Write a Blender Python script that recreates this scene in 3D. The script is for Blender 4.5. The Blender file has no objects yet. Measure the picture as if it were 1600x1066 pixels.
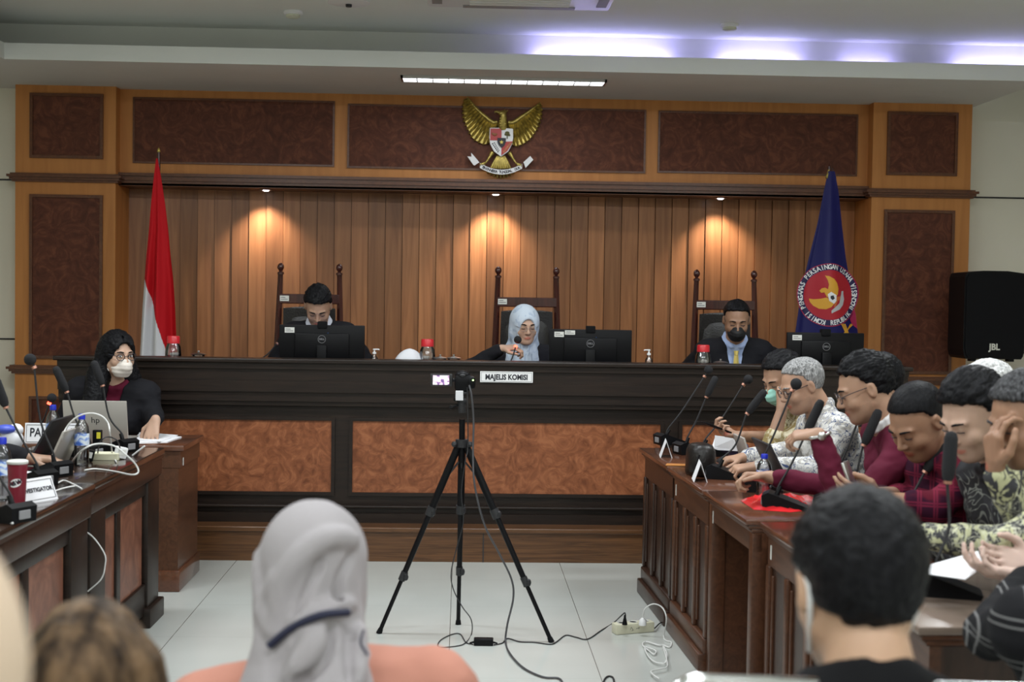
import bpy, bmesh, math, random
import numpy as np
from math import sin, cos, pi, radians, sqrt, atan2
from mathutils import Vector, Matrix, Euler
random.seed(7); rng = np.random.default_rng(5)
C = bpy.context.scene.collection
# ---------------------------------------------------------------- camera, light, exposure
H = 1.55; FPX = 2080.0
YAW, PITCH, ROLL = radians(-2.17), radians(1.98), .0152
RC = Matrix.Rotation(YAW, 3, 'Z') @ Matrix.Rotation(pi/2-PITCH, 3, 'X') @ Matrix.Rotation(ROLL, 3, 'Z')
cam = bpy.data.cameras.new('camera'); co = bpy.data.objects.new('camera', cam); C.objects.link(co)
co.matrix_world = Matrix.Translation((0, 0, H)) @ RC.to_4x4()
cam.sensor_width = 36; cam.lens = FPX/1600*36; cam.clip_start = .05
cam.dof.use_dof = True; cam.dof.focus_distance = 7.3; cam.dof.aperture_fstop = 3.8
bpy.context.scene.camera = co
sc = bpy.context.scene
sc.view_settings.view_transform = 'Standard'; sc.view_settings.look = 'None'
sc.view_settings.exposure = 0.42; sc.view_settings.gamma = 1.0; sc.view_settings.use_curve_mapping = False
w = bpy.data.worlds.new('world'); sc.world = w; w.use_nodes = True
w.node_tree.nodes['Background'].inputs[0].default_value = (.8, .85, .9, 1)
w.node_tree.nodes['Background'].inputs[1].default_value = .25

def area(name, loc, rot, sx, sy, e, col):
    l = bpy.data.lights.new(name, 'AREA'); l.shape = 'RECTANGLE'; l.size = sx; l.size_y = sy; l.energy = e; l.color = col
    o = bpy.data.objects.new(name, l); C.objects.link(o); o.location = loc; o.rotation_euler = rot; return o
def spot(name, loc, rot, e, col, ang, blend, rad=.03):
    l = bpy.data.lights.new(name, 'SPOT'); l.energy = e; l.color = col; l.spot_size = ang; l.spot_blend = blend; l.shadow_soft_size = rad
    o = bpy.data.objects.new(name, l); C.objects.link(o); o.location = loc; o.rotation_euler = rot; return o
ROOM = (.93, .97, 1.0)
# ceiling troffers of the hall (tubes above the public area and the tables)
for x in (-1.9, .3, 2.5):
    for y in (-2.2, .6, 3.4, 6.0):
        area('ceiling_tube_light', (x, y, 3.26), (0, 0, 0), 1.2, .3, 34 if y > 5 else 27, ROOM)
# the soffit's fluorescent lamp
area('soffit_tube_light', (.27, 9.28, 3.005), (0, 0, 0), 1.4, .1, 5, (.9, .95, 1))
# cool cove tubes lying behind the lip
for x0, x1, e in ((.48, 1.4, 1.9), (1.75, 2.3, 1.0), (2.6, 2.95, .4), (3.4, 4.3, 1.5)):
    area('cove_tube_light', ((x0+x1)/2, 9.12, 3.17), (radians(118), 0, 0), x1-x0, .03, e, (.47, .42, 1))
for x in (-1.52, .24, 1.99):
    spot('downlight_beam', (x, 10.245, 2.30), (radians(8), 0, 0), 34, (1, .85, .75), radians(104), .95)

# ---------------------------------------------------------------- pixel <-> world helpers (the lens as measured)
def ray(px, py): return RC @ Vector(((px-800)/FPX, (533-py)/FPX, -1))
def at(px, py, Y):
    d = ray(px, py); t = Y/d.y; return Vector((d.x*t, Y, H+d.z*t))
def fl(px, py, z=0):
    d = ray(px, py); t = (z-H)/d.z; return Vector((d.x*t, d.y*t, z))

# ---------------------------------------------------------------- materials
def newmat(n):
    m = bpy.data.materials.new(n); m.use_nodes = True; nt = m.node_tree
    return m, nt, nt.nodes['Principled BSDF']
def mat(n, col, rough=.5, metal=0, spec=.5, emit=None, es=0, alpha=1, trans=0, coat=0, bump=0, bscale=200, sheen=0, var=0, vscale=6):
    m, nt, b = newmat(n)
    b.inputs['Base Color'].default_value = (*col, 1); b.inputs['Roughness'].default_value = rough
    b.inputs['Metallic'].default_value = metal; b.inputs['Specular IOR Level'].default_value = spec
    b.inputs['Transmission Weight'].default_value = trans; b.inputs['Coat Weight'].default_value = coat
    b.inputs['Sheen Weight'].default_value = sheen
    if emit: b.inputs['Emission Color'].default_value = (*emit, 1); b.inputs['Emission Strength'].default_value = es
    N, L = nt.nodes, nt.links
    if bump or var:
        tc = N.new('ShaderNodeTexCoord')
    if bump:
        t = N.new('ShaderNodeTexNoise'); t.inputs['Scale'].default_value = bscale; t.inputs['Detail'].default_value = 3
        bp = N.new('ShaderNodeBump'); bp.inputs['Strength'].default_value = bump; bp.inputs['Distance'].default_value = .003
        L.new(tc.outputs['Object'], t.inputs['Vector']); L.new(t.outputs[0], bp.inputs['Height']); L.new(bp.outputs[0], b.inputs['Normal'])
    if var:
        t = N.new('ShaderNodeTexNoise'); t.inputs['Scale'].default_value = vscale; t.inputs['Detail'].default_value = 5
        r = N.new('ShaderNodeValToRGB'); e = r.color_ramp.elements
        e[0].position = .3; e[1].position = .7
        e[0].color = (*[c*(1-var) for c in col], 1); e[1].color = (*[min(1, c*(1+var)) for c in col], 1)
        L.new(tc.outputs['Object'], t.inputs['Vector']); L.new(t.outputs[0], r.inputs[0]); L.new(r.outputs[0], b.inputs['Base Color'])
    return m
def ramp(nt, stops):
    r = nt.nodes.new('ShaderNodeValToRGB'); e = r.color_ramp.elements
    while len(e) < len(stops): e.new(.5)
    for i, (p, c) in enumerate(stops): e[i].position = p; e[i].color = (*c, 1)
    return r
def wood(n, c0, c1, scale=(18, 18, 1.2), rough=.4, coat=.2, dist=2.0, det=6, per=False):
    m, nt, b = newmat(n); N, L = nt.nodes, nt.links
    tc = N.new('ShaderNodeTexCoord'); mp = N.new('ShaderNodeMapping'); mp.inputs['Scale'].default_value = scale
    t = N.new('ShaderNodeTexNoise'); t.inputs['Scale'].default_value = 1.0; t.inputs['Detail'].default_value = det; t.inputs['Distortion'].default_value = dist
    r = ramp(nt, [(.3, c0), (.7, c1)])
    src = tc.outputs['Object']
    if per:
        oi = N.new('ShaderNodeAttribute'); oi.attribute_name = 'tone'
        va = N.new('ShaderNodeVectorMath'); va.operation = 'MULTIPLY_ADD'; va.inputs[1].default_value = (37, 11, 23)
        L.new(oi.outputs['Vector'], va.inputs[0]); L.new(src, va.inputs[2]); src = va.outputs[0]
    L.new(src, mp.inputs[0]); L.new(mp.outputs[0], t.inputs['Vector']); L.new(t.outputs[0], r.inputs[0])
    out = r.outputs[0]
    if per:
        hs = N.new('ShaderNodeHueSaturation'); mr = N.new('ShaderNodeMapRange'); mr.inputs[3].default_value = .72; mr.inputs[4].default_value = 1.25
        L.new(oi.outputs['Fac'], mr.inputs[0]); L.new(mr.outputs[0], hs.inputs['Value']); L.new(out, hs.inputs['Color']); out = hs.outputs[0]
    L.new(out, b.inputs['Base Color']); b.inputs['Specular IOR Level'].default_value = .32
    b.inputs['Roughness'].default_value = rough; b.inputs['Coat Weight'].default_value = coat; b.inputs['Coat Roughness'].default_value = .25
    return m
def burl(n, c0, c1, c2, sc_=7, rough=.35):
    m, nt, b = newmat(n); N, L = nt.nodes, nt.links
    tc = N.new('ShaderNodeTexCoord')
    t = N.new('ShaderNodeTexNoise'); t.inputs['Scale'].default_value = sc_; t.inputs['Detail'].default_value = 8; t.inputs['Distortion'].default_value = 2.2; t.inputs['Roughness'].default_value = .62
    r = ramp(nt, [(.33, c0), (.5, c1), (.66, c2)])
    L.new(tc.outputs['Object'], t.inputs['Vector']); L.new(t.outputs[0], r.inputs[0]); L.new(r.outputs[0], b.inputs['Base Color'])
    b.inputs['Roughness'].default_value = rough; b.inputs['Specular IOR Level'].default_value = .3
    return m
M = {}
M['oak'] = wood('oak_veneer', (.47, .185, .048), (.58, .245, .068), (14, 14, .9), .5, .08, 1.0)
M['mould'] = wood('dark_moulding', (.09, .03, .012), (.15, .052, .02), (20, 20, 20), .35, .3)
M['burl'] = burl('burl_panel', (.075, .022, .011), (.11, .033, .016), (.17, .055, .027), 8, .62)
M['burl_bench'] = burl('bench_burl_panel', (.15, .048, .02), (.235, .08, .034), (.34, .125, .055), 10)
M['plank'] = wood('plank_wood', (.27, .11, .042), (.43, .19, .075), (14, 14, .8), .42, .15, 1.6, 6, True)
M['plank_gap'] = mat('plank_gap', (.02, .009, .005), .8)
M['bench'] = wood('dark_bench_wood', (.009, .005, .0035), (.020, .011, .007), (3, 40, 40), .42, .08, 1.0)
M['deskbrown'] = wood('brown_desk_wood', (.06, .024, .012), (.10, .04, .02), (25, 3, 25), .36, .2)
M['deskdark'] = wood('dark_desk_wood', (.024, .011, .007), (.045, .020, .012), (25, 25, 3), .36, .2)
M['desktop'] = wood('polished_desk_top', (.085, .03, .015), (.13, .048, .024), (25, 3, 25), .16, .6)
M['blacktop'] = wood('black_desk_top', (.022, .012, .008), (.04, .02, .012), (25, 3, 25), .1, .8)
M['deskred'] = wood('red_desk_panel', (.07, .017, .008), (.10, .027, .012), (25, 25, 2), .4, .1)
M['deskpanel'] = burl('desk_burl_panel', (.13, .05, .03), (.18, .07, .043), (.24, .10, .06), 6)
M['stepwood'] = wood('step_wood', (.06, .025, .009), (.14, .06, .022), (2, 30, 45), .33, .4, 2)
M['white_ceiling'] = mat('ceiling_paint', (.80, .83, .78), .9, var=.03, vscale=1)
M['soffit'] = mat('soffit_paint', (.78, .80, .77), .85, var=.03, vscale=1.5)
M['cream'] = mat('cream_wall_panel', (.82, .79, .66), .7, var=.03, vscale=2)
M['groove'] = mat('wall_groove', (.03, .03, .03), .8)
M['black'] = mat('black_plastic', (.006, .006, .007), .4, spec=.14)
M['blackm'] = mat('matt_black', (.008, .008, .009), .9, spec=.15, bump=.3, bscale=400)
M['dgrey'] = mat('dark_grey_plastic', (.028, .028, .03), .45, spec=.3)
M['grey'] = mat('grey_plastic', (.25, .25, .26), .45)
M['silver'] = mat('silver_metal', (.55, .55, .54), .3, 1)
M['laptop'] = mat('silver_laptop_shell', (.50, .47, .43), .38, .35)
M['chrome'] = mat('chrome', (.8, .8, .8), .12, 1)
M['white'] = mat('white_plastic', (.8, .8, .8), .4)
M['paper'] = mat('paper', (.85, .85, .88), .8)
M['label'] = mat('asset_label', (.72, .72, .68), .6)
M['ink'] = mat('black_ink', (.02, .02, .03), .6)
M['leather'] = mat('black_leather', (.012, .01, .009), .33, spec=.35, bump=.5, bscale=90)
M['mahog'] = wood('mahogany', (.035, .01, .008), (.075, .018, .013), (30, 30, 3), .25, .5)
M['gold'] = mat('antique_gold', (.43, .33, .09), .38, .75, var=.35, vscale=40)
M['redpaint'] = mat('red_paint', (.42, .02, .02), .4)
M['whitepaint'] = mat('white_paint', (.82, .82, .82), .5)
M['yellow'] = mat('yellow_sticker', (.8, .72, .05), .5)
M['bluecap'] = mat('blue_cap', (.012, .03, .5), .35)
M['redlid'] = mat('red_lid', (.6, .02, .03), .3)
M['led_red'] = mat('red_led_ring', (1, .05, .03), .4, emit=(1, .06, .03), es=6)
M['lens'] = mat('lamp_glass', (1, 1, 1), .3, emit=(.93, .9, 1), es=9)
M['tubelight'] = mat('fluorescent_tube', (1, 1, 1), .3, emit=(.9, .95, 1), es=5)
def glass(n, col=(.95, .97, 1), rough=.03, mul=1.3, add=.08):
    m, nt, b = newmat(n); N, L = nt.nodes, nt.links
    tr = N.new('ShaderNodeBsdfTransparent'); tr.inputs[0].default_value = (*col, 1)
    gl = N.new('ShaderNodeBsdfGlossy'); gl.inputs['Roughness'].default_value = rough
    fr = N.new('ShaderNodeFresnel'); fr.inputs[0].default_value = 1.5
    mx = N.new('ShaderNodeMixShader'); md = N.new('ShaderNodeMath'); md.operation = 'MULTIPLY_ADD'; md.inputs[1].default_value = mul; md.inputs[2].default_value = add
    L.new(fr.outputs[0], md.inputs[0]); L.new(md.outputs[0], mx.inputs[0]); L.new(tr.outputs[0], mx.inputs[1]); L.new(gl.outputs[0], mx.inputs[2])
    L.new(mx.outputs[0], N['Material Output'].inputs[0]); return m
M['glass'] = glass('clear_glass'); M['spectacle'] = glass('spectacle_glass', (1, 1, 1), .02, .5, 0); M['bottle'] = glass('clear_bottle', (.96, .97, 1), .12)
M['water'] = glass('water', (.94, .96, 1), .02)

# ---------------------------------------------------------------- mesh helpers
class MB:
    """collects boxes, tubes, lathes and polygons and links them as ONE mesh object"""
    def __init__(s): s.v = []; s.f = []; s.m = []; s.mi = 0
    def add(s, vs, fs):
        o = len(s.v); s.v += [tuple(v) for v in vs]; s.f += [tuple(i+o for i in f) for f in fs]; s.m += [s.mi]*len(fs); return s
    def box(s, a, b, X=None):
        x0, y0, z0 = [min(p, q) for p, q in zip(a, b)]; x1, y1, z1 = [max(p, q) for p, q in zip(a, b)]
        vs = [(x, y, z) for x in (x0, x1) for y in (y0, y1) for z in (z0, z1)]
        if X is not None: vs = [X @ Vector(v) for v in vs]
        return s.add(vs, [(0,1,3,2),(4,6,7,5),(0,4,5,1),(2,3,7,6),(0,2,6,4),(1,5,7,3)])
    def bbox(s, a, b, r=.004, X=None):
        """box with chamfered edges"""
        x0, y0, z0 = [min(p, q) for p, q in zip(a, b)]; x1, y1, z1 = [max(p, q) for p, q in zip(a, b)]
        bm = bmesh.new(); r = min(r, (x1-x0)*.45, (y1-y0)*.45, (z1-z0)*.45)
        bmesh.ops.create_cube(bm, size=1)
        for v in bm.verts: v.co = Vector(((x0+x1)/2+v.co.x*(x1-x0), (y0+y1)/2+v.co.y*(y1-y0), (z0+z1)/2+v.co.z*(z1-z0)))
        bmesh.ops.bevel(bm, geom=bm.edges[:], offset=r, segments=2, profile=.5, affect='EDGES')
        return s.bm(bm, X)
    def bm(s, bm, X=None):
        bm.verts.index_update(); vs = [v.co.copy() if X is None else X @ v.co for v in bm.verts]; fs = [[v.index for v in f.verts] for f in bm.faces]; bm.free(); return s.add(vs, fs)
    def tube(s, pts, r, n=8, cap=True):
        pts = [Vector(p) for p in pts]; k = len(pts); rr = r if hasattr(r, '__len__') else [r]*k
        rings = []; up = None
        for i, p in enumerate(pts):
            t = (pts[min(i+1, k-1)]-pts[max(i-1, 0)]); t = t.normalized() if t.length > 1e-9 else Vector((0,0,1))
            if up is None:
                up = Vector((0,0,1)) if abs(t.z) < .9 else Vector((1,0,0))
            a = up - t*up.dot(t); a = a.normalized() if a.length > 1e-6 else t.orthogonal().normalized(); up = a; b = t.cross(a)
            rings.append([p+(a*cos(2*pi*j/n)+b*sin(2*pi*j/n))*rr[i] for j in range(n)])
        vs = [v for rg in rings for v in rg]; fs = []
        for i in range(k-1):
            for j in range(n): fs.append((i*n+j, i*n+(j+1)%n, (i+1)*n+(j+1)%n, (i+1)*n+j))
        if cap: fs.append(tuple(range(n))[::-1]); fs.append(tuple((k-1)*n+j for j in range(n)))
        return s.add(vs, fs)
    def lathe(s, prof, n=20, X=None, c=(0,0,0)):
        vs = []; fs = []
        for r, z in prof:
            for j in range(n): vs.append(Vector((c[0]+max(r,1e-5)*cos(2*pi*j/n), c[1]+max(r,1e-5)*sin(2*pi*j/n), c[2]+z)))
        for i in range(len(prof)-1):
            for j in range(n): fs.append((i*n+j, i*n+(j+1)%n, (i+1)*n+(j+1)%n, (i+1)*n+j))
        if X is not None: vs = [X @ v for v in vs]
        return s.add(vs, fs)
    def ball(s, c, r, n=12, X=None):
        rx, ry, rz = r if hasattr(r, '__len__') else (r, r, r); m = max(4, n//2)
        vs = []; fs = []
        for i in range(m+1):
            for j in range(n):
                a = pi*i/m; vs.append(Vector((c[0]+rx*sin(a)*cos(2*pi*j/n), c[1]+ry*sin(a)*sin(2*pi*j/n), c[2]-rz*cos(a))))
        for i in range(m):
            for j in range(n): fs.append((i*n+j, i*n+(j+1)%n, (i+1)*n+(j+1)%n, (i+1)*n+j))
        if X is not None: vs = [X @ v for v in vs]
        return s.add(vs, fs)
    def prism(s, poly, y0, y1, X=None):
        """polygon (x,z) extruded along y"""
        n = len(poly); vs = [Vector((x, y0, z)) for x, z in poly]+[Vector((x, y1, z)) for x, z in poly]
        if X is not None: vs = [X @ v for v in vs]
        return s.add(vs, [tuple(range(n)), tuple(range(2*n-1, n-1, -1))]+[(i, i+n, (i+1)%n+n, (i+1)%n) for i in range(n)])
    def build(s, name, mats, parent=None, smooth=None, loc=None):
        me = bpy.data.meshes.new(name); me.from_pydata([tuple(v) for v in s.v], [], s.f); me.update()
        ml = mats if isinstance(mats, (list, tuple)) else [mats]
        for m in ml: me.materials.append(m)
        if len(ml) > 1: me.polygons.foreach_set('material_index', s.m)
        bm = bmesh.new(); bm.from_mesh(me); bmesh.ops.remove_doubles(bm, verts=bm.verts, dist=1e-6); bmesh.ops.recalc_face_normals(bm, faces=bm.faces); bm.to_mesh(me); bm.free()
        if smooth:
            me.polygons.foreach_set('use_smooth', [True]*len(me.polygons))
            me.set_sharp_from_angle(angle=radians(smooth))
        o = bpy.data.objects.new(name, me); C.objects.link(o)
        if parent: o.parent = parent
        if loc is not None: o.location = loc
        return o
def tag(o, label=None, cat=None, group=None, kind=None):
    if label: o['label'] = label
    if cat: o['category'] = cat
    if group: o['group'] = group
    if kind: o['kind'] = kind
    return o
def empty(name, loc, label=None, cat=None, group=None, rz=0, kind=None):
    o = bpy.data.objects.new(name, None); C.objects.link(o); o.location = loc; o.rotation_euler = (0, 0, rz); o.empty_display_size = .1
    return tag(o, label, cat, group, kind)
def children(o): return [c for c in C.objects if c.parent == o]
def copy_tree(o, parent=None):
    kids = children(o); c = o.copy(); C.objects.link(c)
    c.parent = parent
    for k in kids: copy_tree(k, c)
    return c
_fontcache = {}
def text_mesh(txt, size, bold=0):
    """flat glyph outlines (verts 2D, faces) centred at the origin, text height = size"""
    cu = bpy.data.curves.new('t', 'FONT'); cu.body = txt; cu.size = size; cu.align_x = 'CENTER'; cu.align_y = 'CENTER'; cu.offset = bold; cu.resolution_u = 3
    o = bpy.data.objects.new('t', cu); C.objects.link(o)
    dg = bpy.context.evaluated_depsgraph_get(); me = o.evaluated_get(dg).to_mesh()
    vs = [v.co.copy() for v in me.vertices]; fs = [tuple(p.vertices) for p in me.polygons]
    o.evaluated_get(dg).to_mesh_clear(); bpy.data.objects.remove(o); bpy.data.curves.remove(cu)
    return vs, fs
def text(name, txt, size, m, X, parent=None, bold=0, sx=1):
    """text standing in the XZ plane of matrix X, reading along +X, facing -Y"""
    vs, fs = text_mesh(txt, size, bold); me = bpy.data.meshes.new(name)
    me.from_pydata([tuple(X @ Vector((v.x*sx, 0, v.y))) for v in vs], [], fs); me.materials.append(m)
    o = bpy.data.objects.new(name, me); C.objects.link(o)
    if parent: o.parent = parent
    return o
T = Matrix.Translation
def Rz(a): return Matrix.Rotation(a, 4, 'Z')
def Rx(a): return Matrix.Rotation(a, 4, 'X')
def Ry(a): return Matrix.Rotation(a, 4, 'Y')
def smooth_path(pts, n=6):
    """Catmull-Rom"""
    P = [Vector(p) for p in pts]; P = [P[0]*2-P[1]]+P+[P[-1]*2-P[-2]]; out = []
    for i in range(1, len(P)-2):
        for k in range(n):
            t = k/n; a, b, c, d = P[i-1:i+3]
            out.append(.5*((2*b)+(c-a)*t+(2*a-5*b+4*c-d)*t*t+(3*b-a-3*c+d)*t**3))
    out.append(P[-2]); return out
def struct(name, mb, m, smooth=None):
    o = mb.build(name, m, None, smooth); o['kind'] = 'structure'; return o

# ---------------------------------------------------------------- the room
def floor_mat():
    m, nt, b = newmat('white_floor_tiles'); N, L = nt.nodes, nt.links
    tc = N.new('ShaderNodeTexCoord'); sp = N.new('ShaderNodeSeparateXYZ'); L.new(tc.outputs['Object'], sp.inputs[0])
    def line(o, off, size, wd):
        a = N.new('ShaderNodeMath'); a.operation = 'ADD'; a.inputs[1].default_value = off; L.new(o, a.inputs[0])
        q = N.new('ShaderNodeMath'); q.operation = 'PINGPONG'; q.inputs[1].default_value = size/2; L.new(a.outputs[0], q.inputs[0])
        l = N.new('ShaderNodeMath'); l.operation = 'LESS_THAN'; l.inputs[1].default_value = wd; L.new(q.outputs[0], l.inputs[0]); return l.outputs[0]
    lx = line(sp.outputs[0], 10*.62+.035, .62, .0016); ly = line(sp.outputs[1], .25, .62, .0012)
    s = N.new('ShaderNodeMath'); s.operation = 'MULTIPLY'; s.inputs[1].default_value = .22; L.new(ly, s.inputs[0])
    mx = N.new('ShaderNodeMath'); mx.operation = 'MAXIMUM'; L.new(lx, mx.inputs[0]); L.new(s.outputs[0], mx.inputs[1])
    t = N.new('ShaderNodeTexNoise'); t.inputs['Scale'].default_value = 2; r = ramp(nt, [(.3, (.50, .52, .49)), (.7, (.55, .57, .54))]); L.new(tc.outputs['Object'], t.inputs['Vector']); L.new(t.outputs[0], r.inputs[0])
    mc = N.new('ShaderNodeMix'); mc.data_type = 'RGBA'; L.new(mx.outputs[0], mc.inputs['Factor']); L.new(r.outputs[0], mc.inputs['A']); mc.inputs['B'].default_value = (.12, .12, .11, 1)
    L.new(mc.outputs['Result'], b.inputs['Base Color']); b.inputs['Roughness'].default_value = .16; b.inputs['Specular IOR Level'].default_value = .5
    return m
struct('floor', MB().box((-5, -5, -.1), (5.6, 11, 0)), floor_mat())
# cream panelled back wall with its shadow gaps
o = MB(); o.box((-5, 10.2, 0), (-2.7, 10.35, 3.75)); o.box((3.3, 10.2, 0), (5.6, 10.35, 3.75)); o.box((-2.7, 10.46, 0), (3.3, 10.6, 3.75))
wb = struct('wall_back', o, M['cream'])
g = MB()
for z in (.05, 1.16, 2.36): g.box((-5, 10.193, z-.006), (-3.2, 10.2005, z+.006)); g.box((3.7, 10.193, z-.006), (5.6, 10.2005, z+.006))
g.build('groove', M['groove'], wb)
struct('wall_left', MB().box((-5.15, -5, 0), (-5, 11, 3.75)), M['cream'])
struct('wall_right', MB().box((5.6, -5, 0), (5.75, 11, 3.75)), M['cream'])
struct('wall_rear', MB().box((-5, -5.15, 0), (5.6, -5, 3.75)), M['cream'])
# ceiling: raised tray, cove lip, lower soffit
ZC = 3.335
struct('ceiling', MB().box((-5, -5, ZC), (5.6, 9.2, ZC+.1)), M['white_ceiling'])
s = MB()
s.box((-5, 8.9, 3.045), (3.9, 10.25, 3.085))                 # soffit underside
s.box((3.9, 8.9, 3.045), (5.6, 8.96, 3.085))
s.box((-5, 8.9, 3.085), (5.6, 8.925, 3.152))                 # lip
s.box((-5, 9.2, 3.085), (5.6, 9.26, 3.62))                   # cove wall
s.box((3.9, 9.26, 3.6), (5.6, 10.25, 3.66))
struct('trim_1', s, M['soffit'])
s = MB()                                                      # side soffits of the tray
s.box((-5, -5, 3.045), (-3.02, 8.9, 3.085)); s.box((-3.045, -5, 3.085), (-3.02, 8.9, 3.152))
s.box((4.3, -5, 3.045), (5.6, 8.9, 3.085)); s.box((4.3, -5, 3.085), (4.325, 8.9, 3.152))
s.box((-3.3, -5, 3.085), (-3.26, 9.2, ZC)); s.box((4.6, -5, 3.085), (4.64, 9.2, ZC))
struct('trim_2', s, M['soffit'])

def frame(mb, x0, x1, z0, z1, y, w=.022, d=.02):
    for a in ((x0-w, z0-w, x1+w, z0), (x0-w, z1, x1+w, z1+w), (x0-w, z0, x0, z1), (x1, z0, x1+w, z1)):
        mb.box((a[0], y-d, a[1]), (a[2], y+.002, a[3]))
def pillar(n, x0, x1, px, ys, lbl):
    root = empty(n, ((x0+x1)/2, 10.1, 0), kind='structure')
    lx = (x0+x1)/2
    def L_(mb, nm, m, sm=None):
        o = mb.build(nm, m, root, sm); o.location = (-lx, -10.1, 0); return o
    L_(MB().box((x0, 10, 0), (x1, 10.5, 3.05)), 'carcass', M['oak'])
    f = MB(); 
    for k, (za, zb) in enumerate(ys):
        a, b = px[k]
        L_(MB().box((a, 9.992, za), (b, 10.001, zb)), 'burl_panel', M['burl']); frame(f, a, b, za, zb, 10.0)
    L_(f, 'panel_frame', M['mould'])
    c = MB()
    for zc in (2.385, .965):
        for k, (dz, dy) in enumerate(((0, .05), (.018, .035), (.034, .02), (-.012, .03))):
            c.box((x0-dy, 10-dy, zc-dz-.018), (x1+dy, 10.3, zc-dz))
    L_(c, 'cornice', M['mould'])
def zy(py, px, Y=10): return at(px, py, Y).z
pl = [(at(52, 200, 10).x, at(157, 200, 10).x)]*3
pillar('trim_3', at(24, 200, 10).x, at(181, 200, 10).x, pl, [(zy(243, 100), zy(151, 100)), (zy(556, 100), zy(309, 100)), (.12, zy(624, 80))], '')
pr_ = [(at(1390, 225, 10).x, at(1491, 225, 10).x), (at(1384, 400, 10).x, at(1485, 400, 10).x), (at(1384, 400, 10).x, at(1485, 400, 10).x)]
pillar('trim_4', at(1362, 300, 10).x, at(1516, 300, 10).x, pr_, [(zy(270, 1440), zy(180, 1440)), (zy(580, 1440), zy(333, 1440)), (.12, .8)], '')
# the beam over the recess
bx0, bx1 = at(181, 200, 10).x, at(1362, 300, 10).x
root = empty('trim_5', ((bx0+bx1)/2, 10.1, 2.34), kind='structure')
def RP(mb, nm, m, sm=None, root=root):
    o = mb.build(nm, m, root, sm); o.location = -root.location; return o
RP(MB().box((bx0, 10.12, 2.36), (bx1, 10.5, 3.05)), 'beam', M['oak'])
f = MB()
for a, b, t0, t1 in ((211, 520, 158, 255), (546, 1006, 170, 264), (1031, 1337, 179, 270)):
    xa, xb = at(a, 210, 10.12).x, at(b, 210, 10.12).x; za, zb = at((a+b)/2, t1, 10.12).z, at((a+b)/2, t0, 10.12).z
    RP(MB().box((xa, 10.112, za), (xb, 10.121, zb)), 'burl_panel', M['burl']); frame(f, xa, xb, za, zb, 10.12, .014, .014)
RP(f, 'panel_frame', M['mould'])
c = MB()
for k, (z, y) in enumerate(((2.42, 10.07), (2.405, 10.085), (2.385, 10.06), (2.365, 10.075), (2.35, 10.09))): c.box((bx0, y, z-.022), (bx1, 10.3, z))
c.box((bx0, 10.09, 2.325), (bx1, 10.5, 2.345))
RP(c, 'cornice', M['mould'])
# plank wall in the recess: each board set at its own small angle
pk = MB(); tones = []
n = int((bx1-bx0)/.134)+1; wv = (bx1-bx0)/n
for i in range(n):
    x = bx0+i*wv; d = .014
    pk.add([(x, 10.40, 0), (x+wv-.004, 10.40+d, 0), (x+wv-.004, 10.40+d, 2.34), (x, 10.40, 2.34), (x, 10.43, 0), (x, 10.43, 2.34), (x+wv-.004, 10.43, 0), (x+wv-.004, 10.43, 2.34)],
           [(0,1,2,3), (0,3,5,4), (1,6,7,2)])
    tones += [random.random()]*8
me = bpy.data.meshes.new('wall_plank'); me.from_pydata(pk.v, [], pk.f); me.materials.append(M['plank'])
a = me.attributes.new('tone', 'FLOAT', 'POINT'); a.data.foreach_set('value', tones)
o = bpy.data.objects.new('wall_plank', me); C.objects.link(o); o['kind'] = 'structure'
MB().box((bx0, 10.43, 0), (bx1, 10.44, 2.34)).build('backing', M['plank_gap'], o)
# dais
dx = MB().box((-5, 7.66, 0), (5.6, 10.2, .175)); dd = struct('trim_6', dx, M['stepwood'])
MB().bbox((-5, 7.645, .17), (5.6, 10.2, .2), .006).build('step_nosing', M['stepwood'], dd)
MB().box((at(755, 860, 7.65).x-.003, 7.655, 0), (at(755, 860, 7.65).x+.003, 7.661, .17)).build('joint', M['groove'], dd)

# ceiling fittings
def ceiling_light():
    x0, x1, y0, y1, z = at(627, 130, 9.3).x, at(946, 139, 9.3).x, 9.2, 9.38, 3.045
    r = empty('ceiling_light', ((x0+x1)/2, (y0+y1)/2, z), 'long louvred fluorescent lamp set in the lower soffit above the gold eagle emblem', 'ceiling light')
    r.location = ((x0+x1)/2, 9.29, z); hx = (x1-x0)/2
    f = MB()
    for a in ((-hx, -.09, hx, -.075), (-hx, .075, hx, .09), (-hx, -.09, -hx+.015, .09), (hx-.015, -.09, hx, .09)): f.box((a[0], a[1], -.02), (a[2], a[3], .001))
    f.build('frame', M['silver'], r)
    MB().box((-hx+.015, -.075, -.006), (hx-.015, .075, -.001)).build('reflector', M['tubelight'], r)
    lv = MB()
    for k in range(1, 13): lv.box((-hx+k*2*hx/13-.004, -.075, -.018), (-hx+k*2*hx/13+.004, .075, -.006))
    lv.build('louvre', M['silver'], r)
ceiling_light()
for i, (px, what) in enumerate(((415, 'left recessed downlight under the beam, near the red and white flag'), (775, 'middle recessed downlight under the beam, below the gold eagle emblem'), (1127, 'right recessed downlight under the beam, nearest the blue flag'))):
    x = at(px, 295, 10.2).x
    r = empty('downlight', (x, 10.22, 2.325), what, 'downlight', 'downlights under the beam')
    MB().lathe([(.028, .0), (.045, 0), (.047, -.006), (.042, -.01), (.03, -.008), (.028, 0)], 24).build('rim', M['silver'], r, 40)
    MB().lathe([(0, -.016), (.018, -.014), (.03, -.004)], 24).build('lamp', M['lens'], r)
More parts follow.
